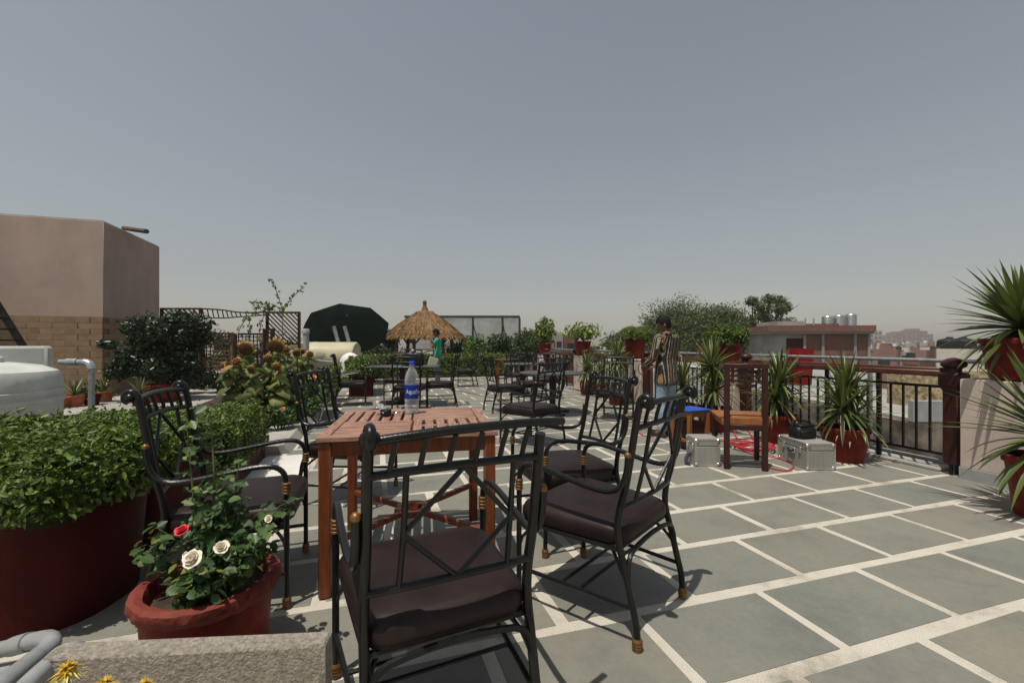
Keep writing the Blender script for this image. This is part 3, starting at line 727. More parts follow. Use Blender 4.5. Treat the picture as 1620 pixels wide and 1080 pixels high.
# ------------------------------------------------------------------ wrought iron chairs
CW = 0.242; FW = 0.283
def back_y(z):
    return float(np.interp(z, [0,0.10,0.30,0.42,0.52,0.62,0.75,0.88,0.97], [-0.29,-0.283,-0.235,-0.205,-0.212,-0.238,-0.262,-0.283,-0.30]))
def make_chair(broken=False):
    t = thing('iron_chair', 'x', 'chair')
    K = 'black_metal'
    for s in (-1, 1):
        p = [(s*CW, back_y(z), z) for z in (0.0,0.10,0.20,0.30,0.42,0.52,0.62,0.75,0.88,0.955)]
        if broken and s > 0:
            o = MB().tube(p[:-1] + [(s*CW, back_y(0.93), 0.935)], 0.0155, 10, 3).build('back_post', K, t)
        else:
            p += [(s*CW,-0.304,0.978),(s*CW,-0.322,0.992),(s*CW,-0.342,0.982),(s*CW,-0.345,0.960),(s*CW,-0.332,0.950)]
            o = MB().tube(p, 0.0145, 10, 3).build('back_post', K, t)
            MB().sphere((s*CW,-0.325,0.968), 0.021, 12, 7, 1.25, 1, 1).build('scroll', K, o)
    def rail(z, r, name, bow=0.03, ext=0.0, tilt=0.0):
        pts = []
        for k in range(9):
            x = -CW + (2*CW+ext)*k/8; q = x/CW
            pts.append((x, back_y(z)-0.004-bow*(1-q*q), z + tilt*k/8 + 0.012*(1-q*q)))
        if broken and name == 'top_rail': pts.insert(0, (-CW-0.022, back_y(z), z))
        return MB().tube(pts, r, 10, 2).build(name, K, t)
    rail(0.955, 0.0125, 'top_rail', ext=0.085 if broken else 0.0, tilt=0.016 if broken else 0)
    rail(0.865, 0.0115, 'middle_rail'); rail(0.540, 0.0115, 'bottom_rail')
    bw = lambda x, z: back_y(z)-0.004-0.03*(1-(x/CW)**2)
    for k in range(6):
        x = -0.185+0.074*k
        MB().tube([(x-0.006,bw(x,0.865),0.873),(x,bw(x,0.91)+0.004,0.91),(x+0.010,bw(x,0.955),0.96)], 0.0078, 7, 2).build('spindle', K, t)
    for s in (-1, 1):
        MB().tube([(s*0.15,bw(.15,0.865),0.87),(s*0.152,bw(.15,0.70),0.70),(s*0.158,bw(.15,0.54),0.545)], 0.0085, 7, 2).build('upright', K, t)
        MB().tube([(0,bw(0,0.865),0.87),(s*0.15,bw(.15,0.70),0.705)], 0.0078, 7).build('lattice_bar', K, t)
        MB().tube([(s*0.15,bw(.15,0.70),0.698),(0,bw(0,0.54),0.55)], 0.0078, 7).build('lattice_bar', K, t)
        x = s*FW; xb = s*(CW+0.026)
        arm = [(xb,-0.262,0.755),(xb,-0.255,0.69),(xb,-0.228,0.63),(xb+s*0.004,-0.165,0.602),(xb+s*0.010,-0.06,0.610),(x,0.06,0.630),(x,0.17,0.645),(x,0.235,0.638),(x,0.270,0.605),(x,0.279,0.555)]
        a = MB().tube(arm, 0.0122, 9, 3).build('arm', K, t)
        MB().sphere((xb,-0.262,0.760), 0.0145, 10, 6).build('finial', 'gold', a)
        lg = MB().tube([(x,0.279,0.56),(x,0.28,0.30),(x,0.281,0.0)], 0.0125, 9).build('front_leg', K, t)
        prof = []
        for k in range(4): prof += [(0.0135,k*0.0135),(0.0185,k*0.0135+0.003),(0.0185,k*0.0135+0.009),(0.0135,k*0.0135+0.0125)]
        MB().lathe(prof, 12, (x,0.28,0.515)).build('collar', 'gold', a)
        cap = [(0.017,0.0),(0.019,0.003)]
        for k in range(3): cap += [(0.0165,0.010+k*0.011),(0.0200,0.0135+k*0.011),(0.0195,0.017+k*0.011)]
        cap += [(0.0140,0.048)]
        MB().lathe(cap, 12, (x,0.281,0)).build('foot_cap', 'gold', lg)
        MB().lathe([(r_+0.0015,z) for r_, z in cap], 12, (s*CW,-0.289,0)).build('foot_cap', 'gold', t)
        MB().tube([(x,0.28,0.155),(s*CW,-0.275,0.155)], 0.0095, 8).build('side_stretcher', K, t)
        MB().tube([(x,0.279,0.235),(x-s*0.008,0.268,0.295),(x-s*0.035,0.225,0.345),(x-s*0.05,0.18,0.362)], 0.0078, 7, 2).build('bracket', K, t)
        MB().tube([(s*CW,-0.243,0.25),(s*(CW-0.015),-0.20,0.305),(s*(CW-0.05),-0.15,0.348),(s*(CW-0.08),-0.11,0.362)], 0.0078, 7, 2).build('bracket', K, t)
    for y in (0.055,-0.035): MB().tube([(-CW-0.02,y,0.155),(CW+0.02,y,0.155)], 0.0078, 7).build('cross_stretcher', K, t)
    fr = [(-0.262,0.265,0.365),(0.262,0.265,0.365),(0.235,-0.2,0.365),(-0.235,-0.2,0.365)]
    f = MB()
    for i in range(4): f.tube([fr[i], fr[(i+1)%4]], 0.0115, 8)
    f.build('seat_frame', K, t)
    MB().tube([(-CW,-0.252,0.25),(-CW+0.012,-0.247,0.31),(-CW+0.06,-0.242,0.352),(0,-0.24,0.366),(CW-0.06,-0.242,0.352),(CW-0.012,-0.247,0.31),(CW,-0.252,0.25)], 0.0105, 8, 3).build('rear_apron', K, t)
    out = [(x_*(0.93+0.16*(y_+0.235)/0.54), y_) for x_, y_ in rrect(-0.262, 0.262, -0.235, 0.305, 0.085, 7)]
    MB().loops(out, [(0.035,0.368),(0.008,0.380),(0.0,0.402),(0.002,0.428),(0.014,0.447),(0.045,0.461),(0.10,0.469),(0.18,0.473),(0.27,0.471)]).build('seat', 'leather', t, 60)
    return t
chair0 = make_chair()
chairB = make_chair(True)
CHAIRS = [  # x, y, facing angle, label
 (-0.26,1.46,115,'nearest iron armchair with its right post broken off, back to us', True),
 (-1.375,2.20,17,'iron armchair left of the slatted table beside the rose pot', False),
 (0.43,2.10,139,'iron armchair right of the slatted table, standing clear in the sun', False),
 (0.36,2.84,199,'iron armchair half hidden at the right side of the slatted table', False),
 (-1.29,3.49,-6,'iron armchair at the far left of the slatted table by the flower bed', False),
 (-3.18,8.72,19,'iron armchair beside the red hedge box near the cream tank', False),
 (-1.87,8.06,91,'iron chair behind the water bottle, back to us at the long table', False),
 (-2.45,9.75,268,'iron chair on the far side of the long table, facing us', False),
 (-1.385,8.66,191,'iron chair at the right end of the long table near the green shirt man', False),
 (-1.32,12.55,200,'lone small iron chair far off in front of the low hedge', False),
 (0.26,5.36,137,'iron armchair in mid terrace between slatted table and round table', False),
 (-0.155,7.93,22,'iron chair at the left side of the big round table', False),
 (1.70,7.20,250,'iron chair left of the pillar, facing us before the small yuccas', False),
 (0.30,8.75,290,'iron chair tucked behind the left half of the big round table', False),
 (0.75,9.85,268,'iron chair before the white corner pillar, beyond the big round table', False),
 (0.10,11.35,270,'farthest iron chair, beyond the small round table by the hedge', False),
]
used = False
for (x, y, an, lab, br) in CHAIRS:
    if br: c = chairB
    elif not used: c = chair0; used = True
    else: c = dup(chair0)
    c.location = (x, y, 0.0047); c.rotation_euler = (0, 0, R(an-90))
    tag(c, lab, 'chair', 'iron chairs on the terrace')

# ------------------------------------------------------------------ slatted teak table
t = thing('slatted_table', 'square reddish slatted wooden table holding a water bottle', 'table', (-0.575,2.56,0.0047), R(11))
TS, TZ = 0.86, 0.76
hs = TS/2
for s in (-1,1):
    MB().box((0,s*(hs-0.0275),TZ-0.0125), (TS,0.055,0.025), 0, 0.004).build('frame_board', 'teak', t)
    MB().box((s*(hs-0.0275),0,TZ-0.0125), (0.055,TS-0.112,0.0245), 0, 0.004).build('frame_board', 'teak_across', t)
qs = (TS-0.112)/2
n = 6
gap = 0.016
for qx in (-1,1):
    for qy in (-1,1):
        cx, cy = qx*qs/2, qy*qs/2
        along_y = (qx*qy < 0)          # back-left and front-right have slats running front to back
        w_ = (qs-0.002)/n
        for k in range(n):
            o_ = -qs/2+0.001+w_*(k+0.5)
            if along_y: MB().box((cx+o_,cy,TZ-0.013+random.uniform(-.0006,.0006)), (w_-gap,qs-0.004,0.022), 0, 0.003).build('slat', 'teak_across', t)
            else: MB().box((cx,cy+o_,TZ-0.013+random.uniform(-.0006,.0006)), (qs-0.004,w_-gap,0.022), 0, 0.003).build('slat', 'teak', t)
MB().box((0,0,TZ-0.034), (0.05,TS-0.14,0.018)).build('bearer', 'teak_red', t); MB().box((0,0,TZ-0.055), (TS-0.14,0.05,0.018)).build('bearer', 'teak_red', t)
for s in (-1,1):
    MB().box((0,s*(hs-0.035),TZ-0.062), (TS-0.10,0.022,0.072), 0, 0.002).build('apron', 'teak_red', t)
    MB().box((s*(hs-0.035),0,TZ-0.062), (0.022,TS-0.10,0.072), 0, 0.002).build('apron', 'teak_red', t)
    for r_ in (-1,1):
        MB().box((s*(hs-0.038),r_*(hs-0.038),(TZ-0.027)/2), (0.056,0.056,TZ-0.027), 0, 0.006).build('leg', 'teak_red', t)
        a = Vector((s*(hs-0.06), r_*(hs-0.06), 0.24)); b = Vector((s*0.07, r_*0.07, 0.24))
        MB().bar(a, b, 0.03, 0.03, ch=0.004).build('stretcher', 'teak_red', t)
MB().lathe([(0.055,0.225),(0.10,0.225),(0.105,0.235),(0.10,0.258),(0.055,0.258),(0.055,0.226)], 20).build('stretcher_ring', 'teak_red', t)

# water bottle
t = thing('water_bottle', 'clear plastic water bottle with blue cap and blue label on the slatted table', 'bottle', (-0.632,2.79,0.7655), R(8))
BR = 0.0435
prof = [(0.001,0.012),(0.02,0.010),(0.030,0.001),(0.040,0.002),(BR,0.012),(BR,0.055),(BR-0.003,0.062),(BR,0.068),(BR,0.092),(BR-0.001,0.095),(BR-0.001,0.178),(BR,0.182),(BR,0.205),(0.041,0.225),(0.034,0.252),(0.022,0.275),(0.0145,0.288),(0.0140,0.298),(0.0175,0.299),(0.0175,0.302),(0.0138,0.303),(0.0138,0.318)]
MB().lathe(prof, 28).build('shell', 'clear_plastic', t)
MB().lathe([(0.001,0.014),(0.038,0.015),(BR-0.002,0.02),(BR-0.002,0.083),(0.001,0.084)], 24).build('water', 'water', t)
cp = [(0.0165,0.304),(0.0170,0.305),(0.0170,0.323),(0.0155,0.326),(0.001,0.3265)]
MB().lathe(cp, 28).build('cap', 'bottle_cap', t)
lb = MB().lathe([(BR-0.0012,0.094),(BR+0.0006,0.0945),(BR+0.0006,0.1795),(BR-0.0012,0.18)], 36).build('label', 'bottle_label', t)
def wrap_text(txt, size, z0, a0, parent, r, mat='label_ink', sy=1.0):
    cu = bpy.data.curves.new('lettering', 'FONT'); cu.body = txt; cu.size = size; cu.align_x = 'CENTER'
    o = bpy.data.objects.new('lettering_tmp', cu); col.objects.link(o)
    dg = bpy.context.evaluated_depsgraph_get(); me = bpy.data.meshes.new_from_object(o.evaluated_get(dg))
    bpy.data.objects.remove(o)
    b = bmesh.new(); b.from_mesh(me); bmesh.ops.triangulate(b, faces=b.faces)
    bmesh.ops.subdivide_edges(b, edges=[e for e in b.edges if e.calc_length() > size*0.12], cuts=2)
    for v in b.verts:
        an = a0 + v.co.x/r; v.co = Vector((math.cos(an)*r, math.sin(an)*r, z0 + v.co.y*sy))
    b.to_mesh(me); b.free(); me.materials.clear(); me.materials.append(MATS[mat])
    return obj('lettering', me, parent)
wrap_text('Aquafina', 0.030, 0.125, R(-78+10), lb, BR+0.0014, sy=1.35)

# crumpled wrapper on the table
M('wrapper', (0.34, 0.34, 0.33), 0.22, 0.5, 0.5, 40, 0.6, 60)
t = thing('plastic_wrapper', 'shiny crumpled plastic wrapper lying on the slatted table', 'wrapper', (-0.795,2.715,0.7655), R(-52))
w_ = MB(); vs = []; fs = []
nx_, ny_ = 12, 6
r2 = random.Random(3)
for i in range(nx_+1):
    for j in range(ny_+1):
        an = 2*math.pi*j/ny_; rad = (0.016 if 0 < i < nx_ else 0.008)*r2.uniform(0.6,1.4)
        vs.append((-0.085+0.17*i/nx_, rad*math.cos(an)*1.35, max(0.001, 0.021+rad*math.sin(an)+0.035*(1-i/nx_))))
for i in range(nx_):
    for j in range(ny_): fs.append((i*(ny_+1)+j, i*(ny_+1)+j+1, (i+1)*(ny_+1)+j+1, (i+1)*(ny_+1)+j))
w_.add(vs, fs).build('film', 'wrapper', t, 15)
MB().tube([(0.06,0.03,0.004),(0.09,0.05,0.02),(0.075,0.085,0.022),(0.045,0.075,0.006)], 0.0035, 6, 4).build('loop', 'chrome', t)
MB().box((0.055,0.0,0.022), (0.06,0.05,0.04), 0.2, 0.008).build('clip', 'black_bag', t)

# ------------------------------------------------------------------ the other tables
t = thing('long_table', 'long dark topped table on a red post behind the water bottle', 'table', (-2.17,8.85,0.0047), R(4))
MB().box((0,0,0.745), (1.40,0.75,0.028), 0, 0.006).build('top', 'dark_table', t)
MB().box((0,0,0.72), (0.9,0.4,0.02)).build('bearer', 'dark_wood', t)
MB().box((-0.02,0,0.38), (0.10,0.10,0.66), 0, 0.006).build('post', 'dark_wood', t)
for an in (35, 125): MB().box((-0.02,0,0.05 if an == 35 else 0.049), (0.66,0.085,0.085), R(an), 0.015).build('foot', 'dark_wood', t)
t = thing('equipment_bag', 'black equipment bag with a grey knob standing on the long table', 'bag', (-1.98,8.95,0.7637), R(6))
MB().box((0,0,0.13), (0.40,0.2,0.26), 0, 0.03).build('body', 'black_bag', t)
MB().tube([(-0.16,0,0.25),(-0.13,0,0.31),(0.13,0,0.31),(0.16,0,0.25)], 0.012, 8, 3).build('handle', 'black_bag', t)
MB().sphere((-0.02,-0.07,0.30), 0.035, 12, 8).build('knob', 'skirting', t)

def round_table(x, y, r, z, label):
    t = thing('round_table', label, 'table', (x,y,0.0047), 0, 'round tables')
    MB().lathe([(0.001,z-0.03),(r-0.02,z-0.03),(r,z-0.022),(r,z-0.006),(r-0.012,z),(0.001,z)], 40).build('top', 'dark_table', t)
    MB().tube([(0,0,0.05),(0,0,z-0.03)], 0.055, 12).build('post', 'black_metal', t)
    for k in range(4): MB().bar((0.03*math.cos(k*1.571+.5),0.03*math.sin(k*1.571+.5),0.04), (0.34*math.cos(k*1.571+.5),0.34*math.sin(k*1.571+.5),0.02), 0.06, 0.035, ch=0.006).build('foot', 'black_metal', t)
round_table(0.70, 7.65, 0.57, 0.71, 'big round black table amid the iron chairs')
round_table(0.24, 10.45, 0.46, 0.74, 'small round grey table farther back near the hedge')
t = thing('wooden_bench_table', 'small orange brown wooden table before the far hedge', 'table', (-0.12,13.1,0.0047), R(10))
MB().box((0,0,0.735), (0.72,0.45,0.03), 0, 0.004).build('top', 'teak_red', t)
for s in (-1,1):
    for r_ in (-1,1): MB().box((s*0.31,r_*0.18,0.36), (0.05,0.05,0.72)).build('leg', 'teak_red', t)
    MB().bar((s*0.30,-0.16,0.12),(s*0.30,0.16,0.6), 0.03).build('brace', 'teak_red', t)

# ------------------------------------------------------------------ wooden chair, stool, cases, bag, cables
t = thing('wooden_chair', 'tall backed dark red wooden chair with pierced top panel, seen from behind', 'chair', (2.27,4.40,0.0047), R(-14))
for s in (-1,1):
    MB().bar((s*0.165,-0.195,0.0),(s*0.165,-0.20,0.965), 0.048, 0.045, up=(0,1,0), ch=0.004).build('back_post', 'dark_wood', t)
    MB().box((s*0.20,0.20,0.235), (0.045,0.045,0.45), 0, 0.004).build('front_leg', 'dark_wood', t)
    MB().box((s*0.19,0.0,0.445), (0.032,0.37,0.06), 0, 0.003).build('side_rail', 'orange_wood', t)
MB().box((0,-0.20,0.985), (0.385,0.048,0.045), 0, 0.004).build('top_rail', 'dark_wood', t)
MB().box((0,-0.198,0.40), (0.285,0.03,0.05), 0, 0.003).build('back_rail', 'dark_wood', t)
MB().box((0,-0.196,0.462), (0.285,0.03,0.066), 0, 0.003).build('back_apron', 'orange_wood', t)
for k in range(5): MB().box((0,-0.13+k*0.085,0.488), (0.47,0.07,0.022), 0, 0.003).build('seat_slat', 'orange_wood', t)
for k in range(5): MB().box((-0.114+0.057*k,-0.20,0.895 if k not in (2,) else 0.875), (0.024,0.022,0.14 if k not in (2,) else 0.18)).build('lattice_bar', 'dark_wood', t)
for k in range(3): MB().box((0,-0.2005,0.94-0.048*k), (0.285,0.02,0.02)).build('lattice_bar', 'dark_wood', t)
MB().box((0,-0.2,0.80), (0.16,0.022,0.03)).build('lattice_drop', 'dark_wood', t)

t = thing('blue_stool', 'small orange wooden stool with bright blue top', 'stool', (2.04,5.07,0.0047), R(22))
MB().box((0,0,0.452), (0.325,0.30,0.018), 0, 0.004).build('seat', 'blue_top', t)
for s in (-1,1):
    MB().box((0,s*0.125,0.41), (0.25,0.022,0.06)).build('apron', 'orange_wood', t); MB().box((s*0.125,0,0.41), (0.022,0.228,0.06)).build('apron', 'orange_wood', t)
    MB().box((0,s*0.125,0.085), (0.22,0.02,0.035)).build('stretcher', 'orange_wood', t); MB().box((s*0.125,0,0.115), (0.02,0.22,0.035)).build('stretcher', 'orange_wood', t)
    for r_ in (-1,1): MB().box((s*0.128,r_*0.125,0.221), (0.042,0.042,0.442), 0, 0.003).build('leg', 'orange_wood', t)
tag(MB().loops(rrect(-0.10,0.10,-0.10,0.10,0.03,4), [(0.02,0),(0,0.02),(0,0.30),(0.02,0.32)]).build('dark_box', 'dark_wood', None, 38, (2.06,5.06,0.0047), R(22)), 'dark wooden box tucked under the blue topped stool', 'box')

def flight_case(loc, rz, w, d, h_, label):
    t = thing('metal_case', label, 'case', loc, rz, 'aluminium equipment cases')
    MB().box((0,0,h_*0.36+0.004), (w,d,h_*0.72), 0, 0.004).build('body', 'alu', t)
    MB().box((0,0,h_*0.865+0.007), (w,d,h_*0.265), 0, 0.004).build('lid', 'alu', t)
    e = 0.016
    for sx in (-1,1):
        for sy in (-1,1):
            MB().box((sx*(w/2-e/2+0.003),sy*(d/2-e/2+0.003),h_/2+0.004), (e,e,h_-0.02)).build('edge_strip', 'alu_edge', t)
            for zc in (0.02,h_-0.012): MB().box((sx*(w/2-0.012),sy*(d/2-0.012),zc), (0.042,0.042,0.036), 0, 0.010).build('corner_cap', 'chrome', t)
    for sy in (-1,1):
        for zc in (0.011,h_): MB().box((0,sy*(d/2-e/2+0.002),zc), (w-0.05,e,e)).build('edge_strip', 'alu_edge', t)
    for sx in (-1,1):
        for zc in (0.011,h_): MB().box((sx*(w/2-e/2+0.002),0,zc), (e,d-0.05,e)).build('edge_strip', 'alu_edge', t)
    for k in (-0.28,0.28):
        MB().box((-w/2-0.006,k*d,h_*0.70), (0.012,0.032,0.055), 0, 0.003).build('latch', 'chrome', t)
    return t
c = flight_case((1.915,4.44,0.0047), R(-2), 0.235, 0.24, 0.262, 'small square aluminium case beside the wooden chair')
MB().tube([(-0.12,0.0,0.10),(-0.16,-0.02,0.08),(-0.185,-0.05,0.03),(-0.15,-0.07,0.012)], 0.018, 8, 3).build('shoulder_strap', 'navy', c)
MB().tube([(0.12,0.03,0.12),(0.15,0.02,0.09),(0.16,0.0,0.03),(0.13,-0.03,0.012)], 0.018, 8, 3).build('shoulder_strap', 'navy', c)
c = flight_case((2.925,4.41,0.0047), R(1), 0.27, 0.44, 0.245, 'large aluminium case with a black bag on its lid')
MB().box((-0.142,0,0.15), (0.014,0.11,0.055), 0, 0.004).build('handle_plate', 'chrome', c); MB().tube([(-0.15,-0.04,0.16),(-0.162,-0.035,0.14),(-0.162,0.035,0.14),(-0.15,0.04,0.16)], 0.006, 6, 2).build('handle', 'black_bag', c)
t = thing('camera_bag', 'slumped black camera bag on the large aluminium case', 'bag', (2.93,4.47,0.262), R(8))
MB().loops(rrect(-0.115,0.115,-0.085,0.085,0.05,4), [(0.01,0.0),(0.0,0.02),(0.004,0.07),(0.016,0.10),(0.045,0.118)]).build('body', 'black_bag', t)
MB().box((-0.02,-0.086,0.055), (0.14,0.03,0.06), 0.1, 0.012).build('pocket', 'black_bag', t)
MB().box((0.01,0.0,0.122), (0.19,0.13,0.022), 0.15, 0.008).build('flap', 'black_bag', t)
MB().tube([(-0.10,0,0.09),(-0.09,0.02,0.15),(0.0,0.03,0.165),(0.09,0.0,0.14),(0.11,-0.02,0.08)], 0.011, 8, 3).build('strap', 'black_bag', t)

t = thing('cable_coil', 'coiled red cable on the paving behind the wooden chair', 'cable', (2.74,5.05,0.0047))
r3 = random.Random(5)
for k in range(5):
    rr = 0.13+0.03*k; pts = [(rr*math.cos(a*0.6283)*r3.uniform(.92,1.08)+r3.uniform(-.02,.02), rr*math.sin(a*0.6283)*r3.uniform(.85,1.1), 0.012+0.012*k*r3.uniform(.6,1)) for a in range(10)]
    MB().tube(pts, 0.0075, 6, 3, True).build('loop', 'cable_red', t)
MB().tube([(-0.05,0.13,0.05),(-0.10,0.20,0.12),(-0.05,0.22,0.19),(0.05,0.2,0.17),(0.1,0.12,0.05)], 0.0075, 6, 4).build('loop', 'cable_red', t)
def gp(*p): return [tuple(px(x, y)+Vector((0,0,0.0125))) for x, y in p]
tag(MB().tube(gp((1178,706),(1150,700),(1125,696),(1105,690)), 0.006, 6, 4).build('red_cable', 'cable_red'), 'red cable running from the coil towards the blue topped stool', 'cable')
tag(MB().tube(gp((1218,742),(1245,746),(1255,737),(1230,726),(1200,722),(1180,716),(1168,707),(1190,712)), 0.006, 6, 5).build('red_cable', 'cable_red'), 'red cable loop on the paving in front of the large case', 'cable')
tag(MB().tube(gp((700,613),(760,626),(830,640),(900,648),(955,664),(1000,668),(1040,668),(1060,672)), 0.006, 6, 5).build('long_cable', 'cable_dark'), 'long thin dark red cable trailing across the far paving', 'cable')
tag(MB().tube(gp((1010,678),(1040,668),(1062,674),(1050,690),(1018,690),(1012,680),(1035,672),(1055,684)), 0.006, 6, 5).build('loose_cable', 'cable_red'), 'loose red cable loops at the feet of the standing man', 'cable')
# ------------------------------------------------------------------ hedges in red planters (left)
def hedge_leaves(x0, x1, y0, y1, z0, z1, n, size, mat, rnd=0.12, amp=0.035):
    """leaf positions over the top and sides of a clipped hedge, in local coordinates"""
    w, d, h_ = x1-x0, y1-y0, z1-z0
    aw = w*d; ax = d*h_; ay = w*h_; tot = aw+2*ax+2*ay
    P_ = []; N_ = []
    for area, kind in ((aw,'t'),(ax,'l'),(ax,'r'),(ay,'f'),(ay,'b')):
        k = int(n*area/tot); a = rng.uniform(0,1,k); b = rng.uniform(0,1,k); dep = rng.exponential(0.018, k)-0.012
        if kind == 't': p = np.stack([x0+a*w, y0+b*d, np.full(k,z1)-dep],1); nn = np.tile([0,0,1.0],(k,1))
        elif kind == 'l': p = np.stack([np.full(k,x0)+dep, y0+a*d, z0+b*h_],1); nn = np.tile([-1.0,0,0.35],(k,1))
        elif kind == 'r': p = np.stack([np.full(k,x1)-dep, y0+a*d, z0+b*h_],1); nn = np.tile([1.0,0,0.35],(k,1))
        elif kind == 'f': p = np.stack([x0+a*w, np.full(k,y0)+dep, z0+b*h_],1); nn = np.tile([0,-1.0,0.35],(k,1))
        else: p = np.stack([x0+a*w, np.full(k,y1)-dep, z0+b*h_],1); nn = np.tile([0,1.0,0.35],(k,1))
        P_.append(p); N_.append(nn)
    p = np.concatenate(P_); nn = np.concatenate(N_)
    # rounded shoulders and uneven growth
    cx, cy = (x0+x1)/2, (y0+y1)/2
    ex = np.clip((np.abs(p[:,0]-cx)-(w/2-rnd))/rnd, 0, 1.3); ey = np.clip((np.abs(p[:,1]-cy)-(d/2-rnd))/rnd, 0, 1.3)
    ez = np.clip((p[:,2]-(z1-rnd))/rnd, 0, 1.3)
    p[:,2] -= 0.38*rnd*np.maximum(ex,ey)**2*ez
    p[:,0] -= np.sign(p[:,0]-cx)*0.38*rnd*np.maximum(ez,ey)**2*ex
    p[:,1] -= np.sign(p[:,1]-cy)*0.38*rnd*np.maximum(ez,ex)**2*ey
    b = amp*(np.sin(p[:,0]*9+1.3)*np.sin(p[:,1]*8+.4)+np.sin(p[:,0]*21+p[:,2]*17)*.5+np.sin(p[:,1]*19+p[:,2]*13)*.5)
    p += nn*b[:,None]*0.6 + rng.normal(scale=0.008, size=p.shape)
    nn = nn + rng.normal(scale=0.55, size=nn.shape)
    return p, nn
def hedge_in(t, x0, x1, y0, y1, z0, z1, n, size, mat='hedge_leaf', core='hedge_dark', sprigs=0):
    p, nn = hedge_leaves(x0,x1,y0,y1,z0,z1,n,size,mat)
    if sprigs:
        q = np.stack([rng.uniform(x0,x1,sprigs), rng.uniform(y0,y1,sprigs), np.full(sprigs,z1)+rng.uniform(0.0,0.05,sprigs)],1)
        q = np.repeat(q, 6, 0) + rng.normal(scale=0.018, size=(sprigs*6,3)); p = np.concatenate([p,q]); nn = np.concatenate([nn, rand_dirs(len(q))+np.array([0,0,.6])])
    f = obj('foliage', leaf_mesh('foliage', p, nn, size, 0.46, 0.3, mat), t); f['kind'] = 'stuff'
    m = 0.05
    c = MB().loops(rrect(x0+m,x1-m,y0+m,y1-m,0.08,3), [(0.03,z0-0.05),(0.0,z0+0.02),(0.0,z1-m-0.05),(0.05,z1-m)]).build('dark_core', 'hedge_core', t)  # solid dark core added inside the leaves to block the view through
    return f
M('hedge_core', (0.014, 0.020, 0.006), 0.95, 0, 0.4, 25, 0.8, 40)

def planter(label, loc, rz, x0, x1, y0, y1, h_, hz, n, size, rad=0.16, batter=0.05, mat='red_planter', leaf='hedge_leaf', sprigs=0, bush=0.03, group='red planters with clipped hedges'):
    t = thing('hedge_planter', label, 'planter', loc, rz, group)
    out = rrect(x0,x1,y0,y1,rad,7)
    MB().loops(out, [(batter,0.0),(batter*0.5,h_*0.5),(0.0,h_-0.02),(0.0,h_),(0.03,h_+0.001),(0.035,h_-0.04)]).build('trough', mat, t)
    hedge_in(t, x0-bush, x1+bush, y0-bush, y1+bush, h_-0.03, hz, n, size, leaf, sprigs=sprigs)
    return t
planter('biggest red planter with leafy clipped hedge in the near left corner', (0,0,0.0047), 0, -3.5,-1.80,1.74,2.36, 0.53, 0.715, 24000, 0.033, 0.26, 0.04, sprigs=160)
planter('second red hedge planter behind the nearest one', (0,0,0.0047), R(2), -3.25,-1.92,2.52,3.15, 0.53, 0.69, 14000, 0.032, 0.10, 0.02, sprigs=90)
planter('low red hedge bed beside the pale marble strip', tuple(UV(-1.02,4.62,0.0047)), A, -1.55,-0.06,-0.70,0.66, 0.20, 0.56, 15000, 0.032, 0.05, 0.0, sprigs=90)
planter('square red hedge box beyond the iron armchair by the cream tank', (-3.52,10.25,0.0047), A, -0.24,0.30,-0.30,1.5, 0.50, 0.86, 3600, 0.05, 0.04, 0.03, sprigs=30, bush=0.06)

# low hedge across the far end
t = thing('low_hedge', 'long low clipped hedge across the far end of the terrace', 'hedge', tuple(UV(2.2,16.15,0.001)), A)
hedge_in(t, -3.0,2.85,-0.38,0.38,0.02,0.80,17000,0.065,'hedge_leaf',sprigs=120)

# ------------------------------------------------------------------ flower bed with sunflowers and roses
k_ = MB(); k_.add([UV(-0.99,5.36,0.0015),UV(-0.86,5.36,0.0015),UV(-0.86,15.6,0.0015),UV(-0.99,15.6,0.0015),UV(-0.97,5.36,0.10),UV(-0.93,5.36,0.10),UV(-0.93,15.6,0.10),UV(-0.97,15.6,0.10)], [(4,5,6,7),(0,1,5,4),(1,2,6,5),(2,3,7,6),(3,0,4,7)])
tag(k_.build('bed_kerb', 'concrete', ang=0), kind='structure')
k_ = MB(); uvbox(k_, -1.30,-0.975,5.36,15.6,0.0015,0.092); tag(k_.build('bed_ledge', 'plain_floor', ang=0), kind='structure')
k_ = MB(); uvbox(k_, -3.1,-1.303,5.42,15.6,0.0015,0.07); tag(k_.build('flower_bed', 'soil', ang=0), kind='structure')

def sunflower_leaf_mesh():
    mb = MB(); n = 7; vs = []; fs = []
    wd = [0.02,0.12,0.155,0.14,0.105,0.06,0.004]
    for i in range(n):
        y = 0.05+0.25*i/(n-1); zc = -0.10*(i/(n-1))**2
        vs += [(-wd[i],y-wd[i]*0.3,zc-0.02),(-wd[i]*0.5,y,zc+0.012),(0,y+0.01,zc),(wd[i]*0.5,y,zc+0.012),(wd[i],y-wd[i]*0.3,zc-0.02)]
    for i in range(n-1):
        for j in range(4): fs.append((i*5+j,i*5+j+1,(i+1)*5+j+1,(i+1)*5+j))
    mb.add(vs, fs); mb.tube([(0,-0.02,0.03),(0,0.03,0.0),(0,0.06,0)], 0.006, 5)
    return mb.mesh('leaf', 'sunflower_leaf', 80)
SFL = sunflower_leaf_mesh()
SFD = SFL.copy(); SFD.materials.clear(); SFD.materials.append(MATS['dry_leaf'])
